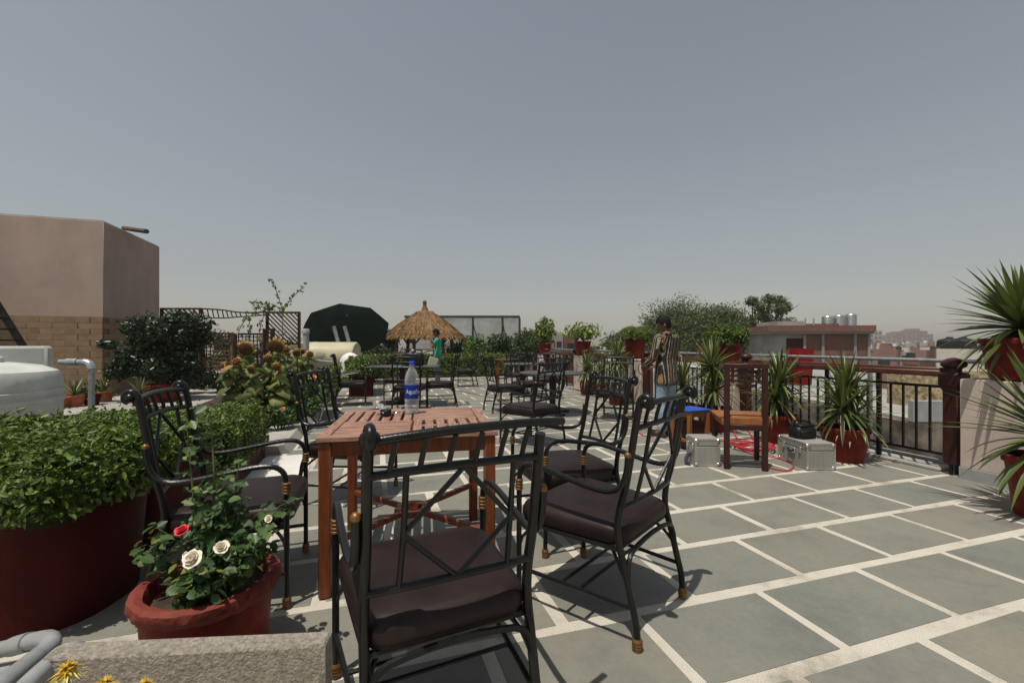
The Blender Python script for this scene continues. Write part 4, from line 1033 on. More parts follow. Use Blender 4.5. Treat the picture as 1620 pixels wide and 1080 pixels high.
def petal_ring(n, r0, r1, droop, w, seed):
    q = random.Random(seed); vs = []; fs = []
    for k in range(n):
        a = 2*math.pi*k/n+q.uniform(-.16,.16); L = r1*q.uniform(.35,1.25); d = droop*q.uniform(.4,1.4)
        c, s = math.cos(a), math.sin(a); o = len(vs)
        vs += [(c*r0-s*w*.4, s*r0+c*w*.4, 0),(c*r0+s*w*.4, s*r0-c*w*.4, 0),(c*(r0+L*.5)+s*w*.6, s*(r0+L*.5)-c*w*.6, -d*.3),(c*(r0+L), s*(r0+L), -d),(c*(r0+L*.5)-s*w*.6, s*(r0+L*.5)+c*w*.6, -d*.3)]
        fs.append((o,o+1,o+2,o+3,o+4))
    return vs, fs
def sunflower(x, y, hz, hr, label, face, seed, fresh):
    q = random.Random(seed)
    t = thing('sunflower', label, 'sunflower', (x,y,0.07), 0, 'sunflowers in the bed')
    lean = Vector((math.cos(face),math.sin(face),0))
    topp = Vector((0,0,hz-0.09))+lean*0.07
    MB().tube([(0,0,0),(0.01,0.0,hz*0.5),(0,0,hz*0.85),Vector((0,0,hz-0.02))+lean*0.03,topp], [0.014,0.012,0.010,0.009,0.008], 7, 3).build('stem', 'stem', t)
    nrm = (lean + Vector((0,0,-0.35 if not fresh else 0.15))).normalized(); rot = nrm.to_track_quat('Z','Y').to_matrix()
    c = topp + lean*0.02
    hd = MB().lathe([(0.001,-0.03),(hr*0.6,-0.035),(hr,-0.012),(hr*0.97,0.008),(hr*0.7,0.022),(0.001,0.026)], 16, c, rot=rot).build('flower_head', 'sun_disc', t)
    vs, fs = petal_ring(18, hr*0.88, hr*(0.75 if fresh else 0.55), 0.03 if fresh else 0.05*hr/0.1, hr*0.30, seed)
    p = MB(); p.add([rot @ (Vector(v)*(1)) + c for v in vs], fs); p.build('petals', 'petal_yellow' if fresh else 'dry_petal', hd, 0)
    vs, fs = petal_ring(11, hr*0.55, hr*0.85, 0.03, hr*0.4, seed+5)
    p = MB(); p.add([rot @ (Vector(v)+Vector((0,0,-0.03))) + c for v in vs], fs); p.build('sepals', 'sunflower_leaf', hd, 0)
    n = q.randint(15,20)
    for k in range(n):
        z = hz*(0.28+0.66*k/n); o = obj('leaf', SFD if q.random() < 0.12 else SFL, t, (0,0,z)); a = k*2.4+q.uniform(-.4,.4); s = q.uniform(.42,.8)*(1.1-0.35*k/n)
        o.rotation_euler = (q.uniform(-0.75,-0.15), q.uniform(-.3,.3), a); o.scale = (s,s,s)
M('dry_petal', (0.36, 0.225, 0.04), 0.8, 0, 0.35, 25)
SF = [(392,552,6.3,0.105,'drooping big brown headed sunflower, leftmost of the tall ones',-1.4,0),(440,549,6.6,0.12,'biggest brown headed drooping sunflower in the middle of the bed',-1.5,0),
      (381,571,6.0,0.055,'small yellow sunflower below the leftmost big head',-1.6,1),(427,567,6.2,0.06,'medium yellowing sunflower between the two big brown heads',-1.3,0),
      (362,578,5.9,0.045,'fresh yellow sunflower bud, leftmost of all in the bed',-2.0,1),(470,558,7.0,0.06,'brown sunflower right of the biggest head',-1.2,0),
      (477,556,7.5,0.05,'small brown sunflower beside the cream tank end',-1.0,0),(487,560,7.2,0.055,'pale yellow sunflower right before the cream tank',-0.8,1),
      (402,583,5.9,0.05,'small brown sunflower low beneath the yellowing one',-1.5,0),(443,580,6.1,0.06,'dark withered sunflower below the biggest head',-1.6,0),(455,552,7.4,0.06,'sunflower half hidden behind the biggest head',-1.4,1)]
for i, (x_, y_, Yd, hr, lab, fc, fr) in enumerate(SF):
    p = at(x_, y_, Yd); sunflower(p.x, p.y, p.z+0.02, hr*0.92, lab, fc, 40+i, fr)

def rose_head(t, p, r, mat, nrm=None, seed=0):
    q = random.Random(seed); mb = MB(); nrm = (nrm or Vector((0,-0.6,0.8))).normalized(); rot = nrm.to_track_quat('Z','Y').to_matrix()
    for ring, (n, rr, tilt, ln) in enumerate(((6,0.10,0.35,1.0),(6,0.08,0.8,0.85),(5,0.05,1.15,0.7),(3,0.02,1.4,0.5))):
        for k in range(n):
            a = 2*math.pi*k/n+ring*0.5+q.uniform(-.15,.15); L = r*ln*q.uniform(.85,1.1); w = r*0.62*q.uniform(.85,1.1)
            e = Vector((math.cos(a),math.sin(a),0)); b = Vector((-math.sin(a),math.cos(a),0)); u = e*math.cos(tilt)+Vector((0,0,1))*math.sin(tilt)
            o = e*rr*r
            vs = [o-b*w*.3, o+b*w*.3, o+u*L*.6+b*w, o+u*L*1.0+b*w*.5-e*0.05*r, o+u*L*1.05+Vector((0,0,-0.1*r)), o+u*L*1.0-b*w*.5, o+u*L*.6-b*w]
            mb.add([rot @ v + Vector(p) for v in vs], [(0,1,2,6),(2,3,5,6),(3,4,5)])
    return mb.build('rose', mat, t, 50)
def bush_leaves(c, rx, ry, rz_, n, surf=0.6):
    d = rand_dirs(n); r_ = rng.uniform(0,1,n)**0.45
    p = d*r_[:,None]*np.array([rx,ry,rz_])
    lump = 1+0.22*np.sin(d[:,0]*5+1)*np.sin(d[:,1]*6)+0.15*np.sin(d[:,2]*9+d[:,0]*4)
    p = p*lump[:,None]+np.array(c)
    return p, d*0.7+rng.normal(scale=0.7, size=d.shape)+np.array([0,0,0.4])
def rose_bush(x, y, w, h_, n, label, roses, size=0.05, mat='rose_leaf', seed=0, base=0.07):
    q = random.Random(seed)
    t = thing('rose_bush', label, 'rose bush', (x,y,base), 0, 'rose bushes in the bed')
    P_, N_ = [], []; st = MB()
    for k in range(9):
        a = q.uniform(0,6.28); rr = w*0.5*q.uniform(.3,.95); hz = h_*q.uniform(.55,1.0)
        tip = Vector((rr*math.cos(a),rr*math.sin(a),hz)); st.tube([(0.03*math.cos(a),0.03*math.sin(a),0),tip*0.55+Vector((0,0,0.05)),tip], [0.007,0.005,0.003], 5, 3)
        for f_ in (0.55,0.8,1.0):
            c = tip*f_; p, nn = bush_leaves(c, w*0.17, w*0.17, h_*0.13, n//27); P_.append(p); N_.append(nn)
    st.build('stems', 'stem', t)
    p = np.concatenate(P_); p[:,2] = np.maximum(p[:,2], 0.03)
    f = obj('foliage', leaf_mesh('foliage', p, np.concatenate(N_), size, 0.6, 0.2, mat), t); f['kind'] = 'stuff'
    for k, (m_, dx, dy, dz, r_) in enumerate(roses): rose_head(t, (dx,dy,dz), r_, m_, seed=seed*7+k)
    return t
rose_bush(-3.02,5.75,0.55,0.33,1300,'low rose bush with one pale pink bloom at the near end of the bed',[('rose_pink',0.10,-0.12,0.30,0.032)],0.045,seed=1)
rose_bush(-3.05,6.35,0.62,0.42,1700,'leafy rose bush behind the near low one in the bed',[],0.048,seed=2)
rose_bush(-3.18,6.95,0.75,0.72,2200,'rose bush with a round peach pink bloom beside the sunflowers',[('rose_pink',0.20,-0.30,0.62,0.045)],0.05,seed=3)
rose_bush(-3.42,7.6,0.8,0.72,2200,'rose bush with orange red blooms behind the chair back',[('rose_orange',0.22,-0.25,0.66,0.04),('rose_orange',0.33,-0.2,0.62,0.035)],0.052,seed=4)
rose_bush(-3.72,8.45,0.8,0.66,2200,'rose bush with pink blooms at the bed edge near the red hedge box',[('rose_pink',0.28,-0.25,0.62,0.04),('rose_pink',0.36,-0.2,0.5,0.03)],0.055,seed=5)
rose_bush(-3.75,9.4,0.9,0.70,2200,'pale green bush in front of the cream tank',[],0.058,'vine_leaf',seed=6)
rose_bush(-3.95,7.0,0.8,0.55,1600,'dark leafy bush below the sunflowers with an orange bloom',[('rose_orange',-0.25,-0.3,0.5,0.04)],0.055,'bush_leaf',seed=7)
rose_bush(-3.6,6.1,0.7,0.55,1600,'dense green bush under the sunflower stems',[],0.05,'bush_leaf',seed=8)
rose_bush(-3.5,10.9,1.0,0.75,1600,'dark green bush behind the cream tank end',[],0.06,'bush_leaf',seed=9)

# ------------------------------------------------------------------ rose pot in the foreground
t = thing('rose_pot', 'rough red clay pot with a white blooming rose bush in the left foreground', 'potted rose', (-1.115,1.63,0.0047))
MB().lathe([(0.182,0.0),(0.188,0.02),(0.204,0.25),(0.206,0.28),(0.222,0.285),(0.232,0.305),(0.229,0.328),(0.213,0.338),(0.192,0.332),(0.182,0.31),(0.178,0.27)], 40).build('pot', 'red_pot', t)
MB().lathe([(0.209,0.281),(0.2235,0.283),(0.234,0.305),(0.231,0.330),(0.214,0.3405),(0.191,0.334),(0.183,0.315),(0.178,0.26)], 64, jit=0.016).build('rim', 'red_rim', t)
MB().lathe([(0.001,0.285),(0.10,0.29),(0.186,0.278)], 24, jit=0.05).build('soil', 'soil', t)
st = MB(); P_, N_ = [], []
q = random.Random(21)
canes = [((-0.03,0.02),(-0.17,0.12,0.86)),((-0.02,0.03),(-0.08,0.12,0.93)),((-0.01,0.03),(-0.04,0.10,0.70)),((0.0,0.02),(0.07,0.06,0.72)),((0.02,0.02),(0.10,0.04,0.62)),((0.05,0.0),(0.26,0.0,0.60)),((0.05,-0.02),(0.22,-0.06,0.52)),((-0.05,0.0),(-0.22,-0.03,0.44)),((-0.03,0.0),(-0.15,-0.03,0.52)),((0.02,-0.03),(0.07,-0.14,0.45)),((0.0,-0.04),(0.0,-0.17,0.40)),((0.07,0.0),(0.17,-0.12,0.43)),((0.0,0.0),(0.17,0.05,0.57)),((0.02,-0.05),(0.10,-0.16,0.38)),((-0.03,0.03),(-0.12,0.09,0.62)),((0.06,0.0),(0.20,-0.02,0.44))]
for (b, tip) in canes:
    b = Vector((b[0],b[1],0.28)); tip = Vector(tip); mid = b.lerp(tip,0.5)+Vector((q.uniform(-.02,.02),q.uniform(-.02,.02),0.03))
    st.tube([b,mid,tip], [0.0045,0.0038,0.0022], 6, 4)
    nl = 10
    for k in range(nl):
        f_ = 0.25+0.75*k/(nl-1); c = b.lerp(mid,f_*2) if f_ < .5 else mid.lerp(tip,f_*2-1)
        a = q.uniform(0,6.28); e = Vector((math.cos(a),math.sin(a),q.uniform(-.1,.4)))
        st.tube([c, c+e*0.05], 0.0012, 4)
        for w_ in (0.35,0.65,1.0):
            for s_ in ((-1,1) if w_ < 1 else (0,)):
                side = Vector((-e.y,e.x,0))*s_*0.019
                P_.append(c+e*(0.062*w_)+side); N_.append(Vector((q.gauss(0,.4),q.gauss(0,.4)-.15,1)))
st.build('stems', 'stem', t)
f = obj('foliage', leaf_mesh('foliage', np.array(P_), np.array(N_), 0.036, 0.68, 0.2, 'rose_leaf'), t); f['kind'] = 'stuff'
for c_, a_, b_, d_, n_ in (((0.12,-0.07,0.43),0.13,0.11,0.09,190),((-0.01,0.04,0.55),0.10,0.08,0.14,130),((0.05,-0.13,0.36),0.10,0.07,0.06,90)):
    P2, N2 = bush_leaves(c_, a_, b_, d_, n_); f = obj('foliage', leaf_mesh('foliage', P2, N2, 0.037, 0.68, 0.2, 'rose_leaf'), t); f['kind'] = 'stuff'
rose_head(t, (0.075,-0.185,0.49), 0.031, 'rose_white', Vector((-0.1,-0.7,0.7)), 1)
rose_head(t, (0.13,-0.13,0.505), 0.022, 'rose_white', Vector((0.3,-0.6,0.7)), 2)
rose_head(t, (-0.04,-0.08,0.54), 0.022, 'rose_red', Vector((0,-0.5,0.9)), 3)
rose_head(t, (0.225,-0.01,0.555), 0.014, 'rose_white', Vector((0,-0.7,0.6)), 4)
rose_head(t, (-0.235,-0.03,0.47), 0.014, 'dry_leaf', Vector((-0.5,-0.3,0.6)), 5)
rose_head(t, (0.01,-0.13,0.48), 0.011, 'rose_white', Vector((0,-0.7,0.6)), 6)

# ------------------------------------------------------------------ stone slab, pipes and yellow blooms in the near left corner
t = MB().box((0,0,0.229), (0.65,0.06,0.458), 0, 0.006)
tag(t.build('stone_slab', 'stone', None, 38, (-0.785,1.09,0.0047), R(4)), 'rough grey stone slab standing on edge at the bottom left', 'stone slab')
def grey_pipe(pts, r, label, elbow=None):
    t = thing('grey_pipe', label, 'pipe', pts[0], 0, 'grey plastic pipes in the near corner')
    o = Vector(pts[0]); pp = [Vector(p)-o for p in pts]
    MB().tube(pp, r, 14, 6).build('pipe', 'pvc', t)
    if elbow:
        a, b = elbow; MB().tube([Vector(p)-o for p in (a, b)], r*1.16, 14).build('socket', 'pvc', t)
grey_pipe([at(-120,1050,1.30),at(0,1027,1.27),at(48,1014,1.25),at(76,1010,1.21),at(78,1022,1.15),at(50,1045,1.08),at(0,1085,0.99),at(-90,1160,0.86)], 0.022, 'upper grey elbow pipe in the near left corner', (at(20,1022,1.262),at(46,1014.5,1.25)))
grey_pipe([at(126,1110,1.18),at(127,1045,1.165),at(120,1027,1.14),at(95,1037,1.09),at(60,1066,1.02),at(0,1125,0.91)], 0.020, 'grey elbow pipe next to the stone slab', (at(98,1034.5,1.096),at(84,1046,1.07)))
grey_pipe([at(-120,1085,1.30),at(0,1062,1.27),at(60,1050,1.25)], 0.020, 'lower grey pipe behind the upper elbow pipe')
for i, (x_, y_, Yd, s, lab) in enumerate(((106,1066,0.86,0.028,'yellow ragged bloom before the stone slab, highest of the three'),(165,1090,0.86,0.026,'yellow bloom at the bottom edge before the stone slab, middle of three'),(228,1092,0.86,0.024,'yellow bloom at the bottom edge, rightmost before the stone slab'))):
    p = at(x_, y_, Yd)
    t = thing('yellow_flower', lab, 'flower', (p.x,p.y,0.0047), 0, 'yellow flowers in the near corner')
    MB().tube([(0.02,0.0,0),(0.01,-0.01,p.z*0.5),(0,0,p.z-0.008)], 0.0035, 6, 4).build('stem', 'stem', t)
    MB().sphere((0,0,p.z+s*0.10), s*0.40, 14, 8, 1, 1, 0.7).build('centre', 'dry_petal', t)
    for ring in range(6):
        vs, fs = petal_ring(24-2*ring, s*0.10, s*(1.0-0.13*ring), s*(0.75-0.21*ring), s*0.13, 60+i*7+ring)
        mb = MB(); mb.add([(a, b, c+p.z+0.0022*ring) for a, b, c in vs], fs); mb.build('petals', 'petal_pale' if ring < 2 else 'petal_yellow', t, 0)
    for k in range(4):
        P2 = np.array([[0.015+0.02*math.cos(k*1.7),0.02*math.sin(k*1.7),p.z*(0.35+0.14*k)]]); 
        obj('leaf', leaf_mesh('leaf', P2, np.array([[0.2,-0.4,1.0]]), 0.05, 0.4, 0.2, 'rose_leaf'), t)

# ------------------------------------------------------------------ yuccas
def yucca_leaf(bend, wid, seed, L=1.0):
    vs = []; fs = []; n = 7
    for i in range(n):
        f_ = i/(n-1); w = wid*(0.55+1.2*f_-1.75*f_**2.2) if f_ < 1 else 0.0
        w = max(w, 0.0006); y = L*f_*math.cos(bend*f_*0.8); z = -L*f_*math.sin(bend*f_*0.8)*0.7
        vs += [(-w,y,z+w*0.45),(0,y,z),(w,y,z+w*0.45)]
    for i in range(n-1):
        for j in range(2): fs.append((i*3+j,i*3+j+1,(i+1)*3+j+1,(i+1)*3+j))
    return MB().add(vs, fs).mesh('leaf', 'yucca_leaf', 80)
YL = [yucca_leaf(b, w, 0) for b in (0.05,0.25,0.6) for w in (0.032,0.042)]
YD = []
for b in (0.5, 0.9):
    me = yucca_leaf(b, 0.045, 0); me = me.copy(); me.materials.clear(); me.materials.append(MATS['yucca_dry']); YD.append(me)
def whorl(t, c, n, L, seed, elmin=-35, elmax=80, tilt=(0,0), dry=5, wide=1.0):
    q = random.Random(seed)
    for k in range(n):
        f_ = (k+0.5)/n; el = elmin+(elmax-elmin)*f_**0.95+q.uniform(-7,7); az = k*2.39996+q.uniform(-.25,.25)
        me = YL[min(5, (0 if el > 40 else 2 if el > 5 else 4)+q.randint(0,1))]
        if k < dry: me = q.choice(YD)
        o = obj('leaf', me, t, (c[0],c[1],c[2]+0.10*f_*L))
        o.rotation_euler = (Matrix.Rotation(tilt[0],3,'X') @ Matrix.Rotation(az,3,'Z') @ Matrix.Rotation(R(el),3,'X')).to_euler()
        s = L*q.uniform(.72,1.08); o.scale = (s**0.5*0.75*wide,s,s)
def pot_mesh(r0, r1, h_, name='pot', mat='red_pot', t=None):
    o = MB().lathe([(r0*0.97,0),(r0,0.012),(r1*0.97,h_*0.86),(r1*0.975,h_*0.87),(r1*1.04,h_*0.875),(r1*1.05,h_-0.006),(r1*1.03,h_),(r1*0.95,h_),(r1*0.93,h_-0.05),(r1*0.9,h_*0.7)], 32).build(name, mat, t)
    MB().lathe([(0.001,h_-0.04),(r1*0.5,h_-0.035),(r1*0.945,h_-0.045)], 18, jit=0.03).build('soil', 'soil', t)
    return o
def yucca(loc, r0, r1, h_, heads, label, group='potted yuccas', wide=1.0):
    t = thing('potted_yucca', label, 'potted yucca', loc, 0, group)
    pot_mesh(r0, r1, h_, t=t)
    for (dx,dy,dz,n,L,seed,emin) in heads:
        MB().tube([(dx*0.4,dy*0.4,h_-0.05),(dx,dy,h_+dz+0.06*L)], 0.03, 8).build('trunk', 'bark', t)
        whorl(t, (dx,dy,h_+dz), int(n*1.75), L, seed, emin-12, wide=wide)
yucca((3.44,4.58,0.0047), 0.165, 0.215, 0.34, [(0.04,0.03,0.36,50,0.42,1,-40),(-0.06,-0.05,0.16,48,0.46,2,-25),(0.09,0.0,0.08,26,0.44,12,-25)], 'two headed yucca in a red pot right of the large metal case')
yucca((3.26,5.42,0.0047), 0.165, 0.205, 0.34, [(0.02,0.0,0.36,48,0.46,3,-40),(-0.05,-0.04,0.16,46,0.48,4,-30)], 'bushy yucca in a red pot behind the large metal case')
yucca((2.78,6.12,0.0047), 0.17, 0.21, 0.33, [(-0.02,0.0,0.52,50,0.48,5,-45),(0.0,-0.05,0.20,46,0.52,6,-30)], 'tall yucca in a red pot between the stool and the wooden chair')
yucca((2.52,6.55,0.0047), 0.15, 0.19, 0.32, [(0.0,0.0,0.22,44,0.52,7,-25)], 'spreading yucca in a red pot behind the blue topped stool')
yucca((4.33,3.74,0.902), 0.205, 0.265, 0.345, [(0.0,0.0,0.06,92,0.62,8,-14)], 'big yucca in a red pot standing on the pink parapet wall', wide=1.6)
yucca((3.70,3.03,0.0047), 0.18, 0.23, 0.42, [(0.02,0.0,0.10,66,0.64,9,-25)], 'yucca in a red pot on the floor against the pink parapet wall', wide=1.3)
yucca((1.78,10.45,0.0047), 0.15, 0.19, 0.34, [(0.0,0.0,0.22,44,0.52,10,-35)], 'small yucca below the pale leaved pot, left of the pair')
yucca((2.03,9.95,0.0047), 0.13, 0.16, 0.30, [(0.0,0.0,0.16,40,0.50,11,-55)], 'drooping small yucca, right of the pair below the railing')
yucca((2.08,8.75,0.0047), 0.15, 0.19, 0.32, [(0.0,0.0,0.52,46,0.50,13,-45),(0.0,0.0,0.15,36,0.46,14,-35)], 'yucca in a red pot just left of the pillar behind the facing chair')

# pots on the pillars
def pillar_pot(v, r0, r1, h_, label, kind, bw=0.3, bh=0.25, n=1800, size=0.05, mat='hedge_leaf'):
    t = thing('pillar_pot', label, 'potted bush', tuple(UV(5.16,v,0.8995)), A, 'red pots on the pillars')
    pot_mesh(r0, r1, h_, t=t)
    if kind == 'clipped':
        hedge_in(t, -bw,bw,-bw,bw,h_-0.02,h_+bh,n,size,mat)
    else:
        MB().tube([(0,0,h_-0.05),(0.02,0,h_+bh*0.5)], 0.018, 6).build('stem', 'bark', t)
        p, nn = bush_leaves((0,0,h_+bh*0.55), bw, bw, bh*0.55, n); f = obj('foliage', leaf_mesh('foliage', p, nn, size, 0.5, 0.2, mat), t); f['kind'] = 'stuff'
    return t
pillar_pot(5.48, 0.19,0.235,0.31, 'red pot with clipped green bush on the pillar right of the standing man', 'clipped', 0.255, 0.25, 4200, 0.040)
pillar_pot(7.93, 0.175,0.225,0.42, 'red pot with flat topped bush on the pillar left of the standing man', 'clipped', 0.27, 0.20, 4200, 0.036, 'vine_leaf')
pillar_pot(10.30, 0.16,0.205,0.38, 'red pot with pale spreading plant on the middle pillar', 'loose', 0.50, 0.42, 520, 0.10, 'pale_leaf')
pillar_pot(12.95, 0.17,0.205,0.32, 'red pot with round leafy bush on the far corner pillar', 'loose', 0.34, 0.72, 1200, 0.09, 'vine_leaf')

# ------------------------------------------------------------------ trees beyond the terrace
def tree(x, y, ztop, w, hcrown, n, size, mat, label, seed, dense=1.0, base=GZ, group='trees beyond the terrace', sub=26, shape=None):
    q = random.Random(seed)
    t = thing('leafy_tree', label, 'tree', (x,y,base), 0, group)
    H = ztop-base; cz = H-hcrown*0.55
    tr = MB(); tr.tube([(0,0,0),(0.1,0.1,(H-hcrown)*0.6),(0,0,H-hcrown*0.85),(0.05,0,H-hcrown*0.35)], [0.32,0.25,0.2,0.08], 9, 4)
    P_, N_ = [], []; lb = MB()
    for k in range(sub):
        if shape: fx, fy, fz, rr = shape[k % len(shape)]
        else:
            d = rand_dirs(1)[0]; d[2] = abs(d[2])*1.0-0.25; rr = q.uniform(.6,1.5)
            fx, fy, fz = d*q.uniform(.5,1.0)
        c = Vector((fx*w/2, fy*w/2, cz+fz*hcrown*0.5))
        b = Vector((0,0,H-hcrown*q.uniform(.5,.9)))
        m_ = b.lerp(c,0.5)+Vector((q.uniform(-.3,.3),q.uniform(-.3,.3),-0.1))
        lb.tube([b,m_,c], [0.09,0.05,0.02], 5, 3)
        for _ in range(4):
            lb.tube([c.lerp(b,0.25), c+Vector((q.gauss(0,1),q.gauss(0,1),q.uniform(-.3,1)))*w*0.075], [0.02,0.008], 4)
        cr = w*0.135*rr
        p, nn = bush_leaves(c, cr, cr, cr*0.75, max(8,int(n/sub))); P_.append(p); N_.append(nn)
    tr.build('trunk', 'bark', t); lb.build('limbs', 'twig', t)
    f = obj('crown', leaf_mesh('crown', np.concatenate(P_), np.concatenate(N_), size, 0.55, 0.2, mat), t); f['kind'] = 'stuff'
    return t
tree(X(1092,38), 38, Z(460,38), 9.6, 7.0, 34000, 0.15, 'tree_leaf', 'wide dusty green tree behind the standing man', 3, sub=64)
tree(X(1212,34), 34, Z(464,34), 4.8, 6.2, 13000, 0.135, 'tree_green', 'narrow brighter green tree left of the brick house', 4, sub=63,
     shape=[(0.1,0,0.95,0.9),(0.5,0.1,0.92,0.8),(-0.45,0,0.9,0.8),(0.3,-0.2,0.7,1.0),(0.05,0.2,0.55,1.1),(0.6,0,0.75,0.8),(0.2,0,0.35,1.2),(0.65,0,0.35,1.1),(-0.3,0,0.15,1.2),(0.35,0,0.1,1.4),(0.9,0,0.15,1.0),(-0.65,0,-0.05,1.2),(0.0,0,-0.15,1.5),(0.55,0,-0.2,1.5),(-0.9,0,-0.3,1.2),(-0.4,0.3,-0.4,1.5),(0.2,0.3,-0.5,1.5),(-0.8,0.2,-0.7,1.4),(-0.5,0,0.4,1.1),(-0.7,0,0.2,1.2),(-0.15,0,0.75,0.9)])
tree(X(985,46), 46, Z(512,46), 4.6, 4.6, 5000, 0.20, 'tree_green', 'small dark green tree left of the flat topped bush pot', 5, sub=26)
tree(X(1040,55), 55, Z(505,55), 6.0, 6.0, 5000, 0.24, 'tree_leaf', 'dull green tree behind the flat topped bush pot', 6, sub=26)
tree(X(1205,44), 44, Z(520,44), 5.0, 4.5, 3800, 0.22, 'tree_green', 'low tree beside the concrete wall of the brick house', 8, sub=20)
tree(X(930,60), 60, Z(536,60), 7.0, 4.5, 3500, 0.26, 'tree_leaf', 'low far tree beyond the pale leaved pot', 9, sub=20)
for i, (p, Yd, yt, wpx, m_, lab) in enumerate(((840,75,528,26,'brick_far','brick red'),(880,70,531,22,'concrete','grey'),(862,62,545,30,'rose_wall','rose'),(940,85,540,26,'cream_wall','cream'),(905,66,533,15,'brick_far','brick brown'),(968,100,545,30,'white_wall','white'),(1010,90,552,40,'cream_wall','pale cream'))):
    win_house('distant_house', '%s distant house beyond the far railing, %s from the left' % (lab, ORD[i]), X(p-wpx/2,Yd), X(p+wpx/2,Yd), Yd, Yd+7, Z(yt,Yd), m_, ((-0.25,-1.4,0.8,1.0),(0.2,-1.4,0.8,1.0)), 0.5, group='distant houses')

# ------------------------------------------------------------------ garden behind the low hedge
def garden_bush(x_, yt, Yd, wpx, n, size, mat, label, base=0.0):
    p = at(x_, yt, Yd); w = wpx*Yd/700; h_ = p.z-base
    t = thing('garden_bush', label, 'bush', (p.x,Yd,base), 0, 'bushes in the far garden')
    MB().tube([(0,0,0),(0.05,0,h_*0.5),(0,0,h_*0.8)], [0.05,0.04,0.015], 6, 3).build('stem', 'bark', t)
    P_, N_ = [], []
    for k in range(9):
        c = (random.uniform(-.33,.33)*w, random.uniform(-.3,.3)*w, h_*random.uniform(.25,.78)); a, b = bush_leaves(c, w*0.24, w*0.24, h_*0.24, n//9); P_.append(a); N_.append(b)
    pp = np.concatenate(P_); pp[:,2] = np.clip(pp[:,2], 0.02, h_)
    f = obj('foliage', leaf_mesh('foliage', pp, np.concatenate(N_), size, 0.5, 0.2, mat), t); f['kind'] = 'stuff'
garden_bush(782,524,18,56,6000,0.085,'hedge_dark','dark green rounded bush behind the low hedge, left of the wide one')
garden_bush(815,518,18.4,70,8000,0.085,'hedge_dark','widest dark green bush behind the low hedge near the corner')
garden_bush(848,520,18.8,46,4000,0.09,'hedge_dark','dark green bush behind the far corner pillar')
garden_bush(745,527,19,50,4200,0.09,'hedge_leaf','loose light green bush right of the thatched hut')
garden_bush(757,552,17.3,32,1300,0.075,'rust_leaf','low rust brown bush behind the hedge right of the green shirt man')
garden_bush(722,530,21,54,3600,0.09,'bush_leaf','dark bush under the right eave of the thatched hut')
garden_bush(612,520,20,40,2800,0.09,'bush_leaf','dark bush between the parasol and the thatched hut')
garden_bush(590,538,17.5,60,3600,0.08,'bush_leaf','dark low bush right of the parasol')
garden_bush(640,548,19,60,1400,0.08,'rust_leaf','brownish undergrowth beneath the thatched hut')
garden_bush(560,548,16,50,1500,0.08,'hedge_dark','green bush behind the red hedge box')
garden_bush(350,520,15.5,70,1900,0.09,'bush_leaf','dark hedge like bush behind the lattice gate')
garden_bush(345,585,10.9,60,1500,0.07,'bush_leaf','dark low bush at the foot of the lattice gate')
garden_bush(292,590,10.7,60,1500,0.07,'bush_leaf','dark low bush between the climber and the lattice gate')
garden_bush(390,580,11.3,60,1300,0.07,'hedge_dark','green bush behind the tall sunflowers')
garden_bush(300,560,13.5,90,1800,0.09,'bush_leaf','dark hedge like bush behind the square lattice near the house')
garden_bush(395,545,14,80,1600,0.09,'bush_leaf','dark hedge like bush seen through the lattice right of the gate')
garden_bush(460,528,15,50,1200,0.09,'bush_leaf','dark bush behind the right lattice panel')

# thatched hut
GY = 20.0; gx = X(672,GY)
t = thing('thatched_hut', 'round open hut with a conical straw thatch roof', 'hut', (gx,GY,0.001))
ez, az = Z(533,GY), Z(487,GY); er = 60*GY/700
def thatch_r(f): return er*(1-f)**0.93*(1+0.10*math.sin(math.pi*f))
prof = [(er*0.93,ez+0.02)]+[(thatch_r(f_)*0.975, ez+(az-ez)*f_) for f_ in (0,0.1,0.2,0.3,0.42,0.55,0.68,0.8,0.9,0.97)]+[(0.02,az)]
rf = MB().lathe(prof, 40).build('thatch', 'straw_dark', t)
nS = 9000; f_ = rng.uniform(-0.015,0.97,nS)**1.0; f_ = 1-np.sqrt(1-np.clip(f_,0,0.97)*0.999); th = rng.uniform(0,2*math.pi,nS)
rr = er*(1-f_)**0.93*(1+0.10*np.sin(math.pi*f_))+0.012
lay = np.floor(f_*9); rr = rr + 0.03*((f_*9)-lay < 0.25)
pos = np.stack([rr*np.cos(th), rr*np.sin(th), ez+(az-ez)*f_+rng.normal(scale=0.012,size=nS)],1)
sl = math.atan2(az-ez, er); nn = np.stack([np.cos(th)*math.sin(sl), np.sin(th)*math.sin(sl), np.full(nS, math.cos(sl))],1)+rng.normal(scale=0.12,size=(nS,3))
dn = np.stack([np.cos(th)*math.cos(sl), np.sin(th)*math.cos(sl), np.full(nS,-math.sin(sl))],1)+rng.normal(scale=0.10,size=(nS,3))
s_ = obj('straw', leaf_mesh('straw', pos, nn, 0.30, 0.10, 0.1, 'straw_strip', spin=dn), rf); s_['kind'] = 'stuff'
MB().lathe([(0.16,az-0.10),(0.13,az-0.02),(0.09,az+0.05),(0.075,az+0.18),(0.10,az+0.26),(0.05,az+0.33),(0.001,az+0.34)], 12, jit=0.08).build('finial', 'straw_dark', rf)
for k in range(6):
    a = k*math.pi/3+0.35; e = Vector((math.cos(a),math.sin(a),0))
    MB().tube([e*er*0.72, e*er*0.72+Vector((0,0,ez+0.25))], 0.07, 8).build('post', 'bark', t)
    for s in (-1,1):
        b = Vector((-e.y,e.x,0))*s
        MB().tube([e*er*0.72+Vector((0,0,ez-0.35)), e*er*0.70+b*0.42+Vector((0,0,ez+0.12))], 0.04, 6).build('brace', 'bark', t)
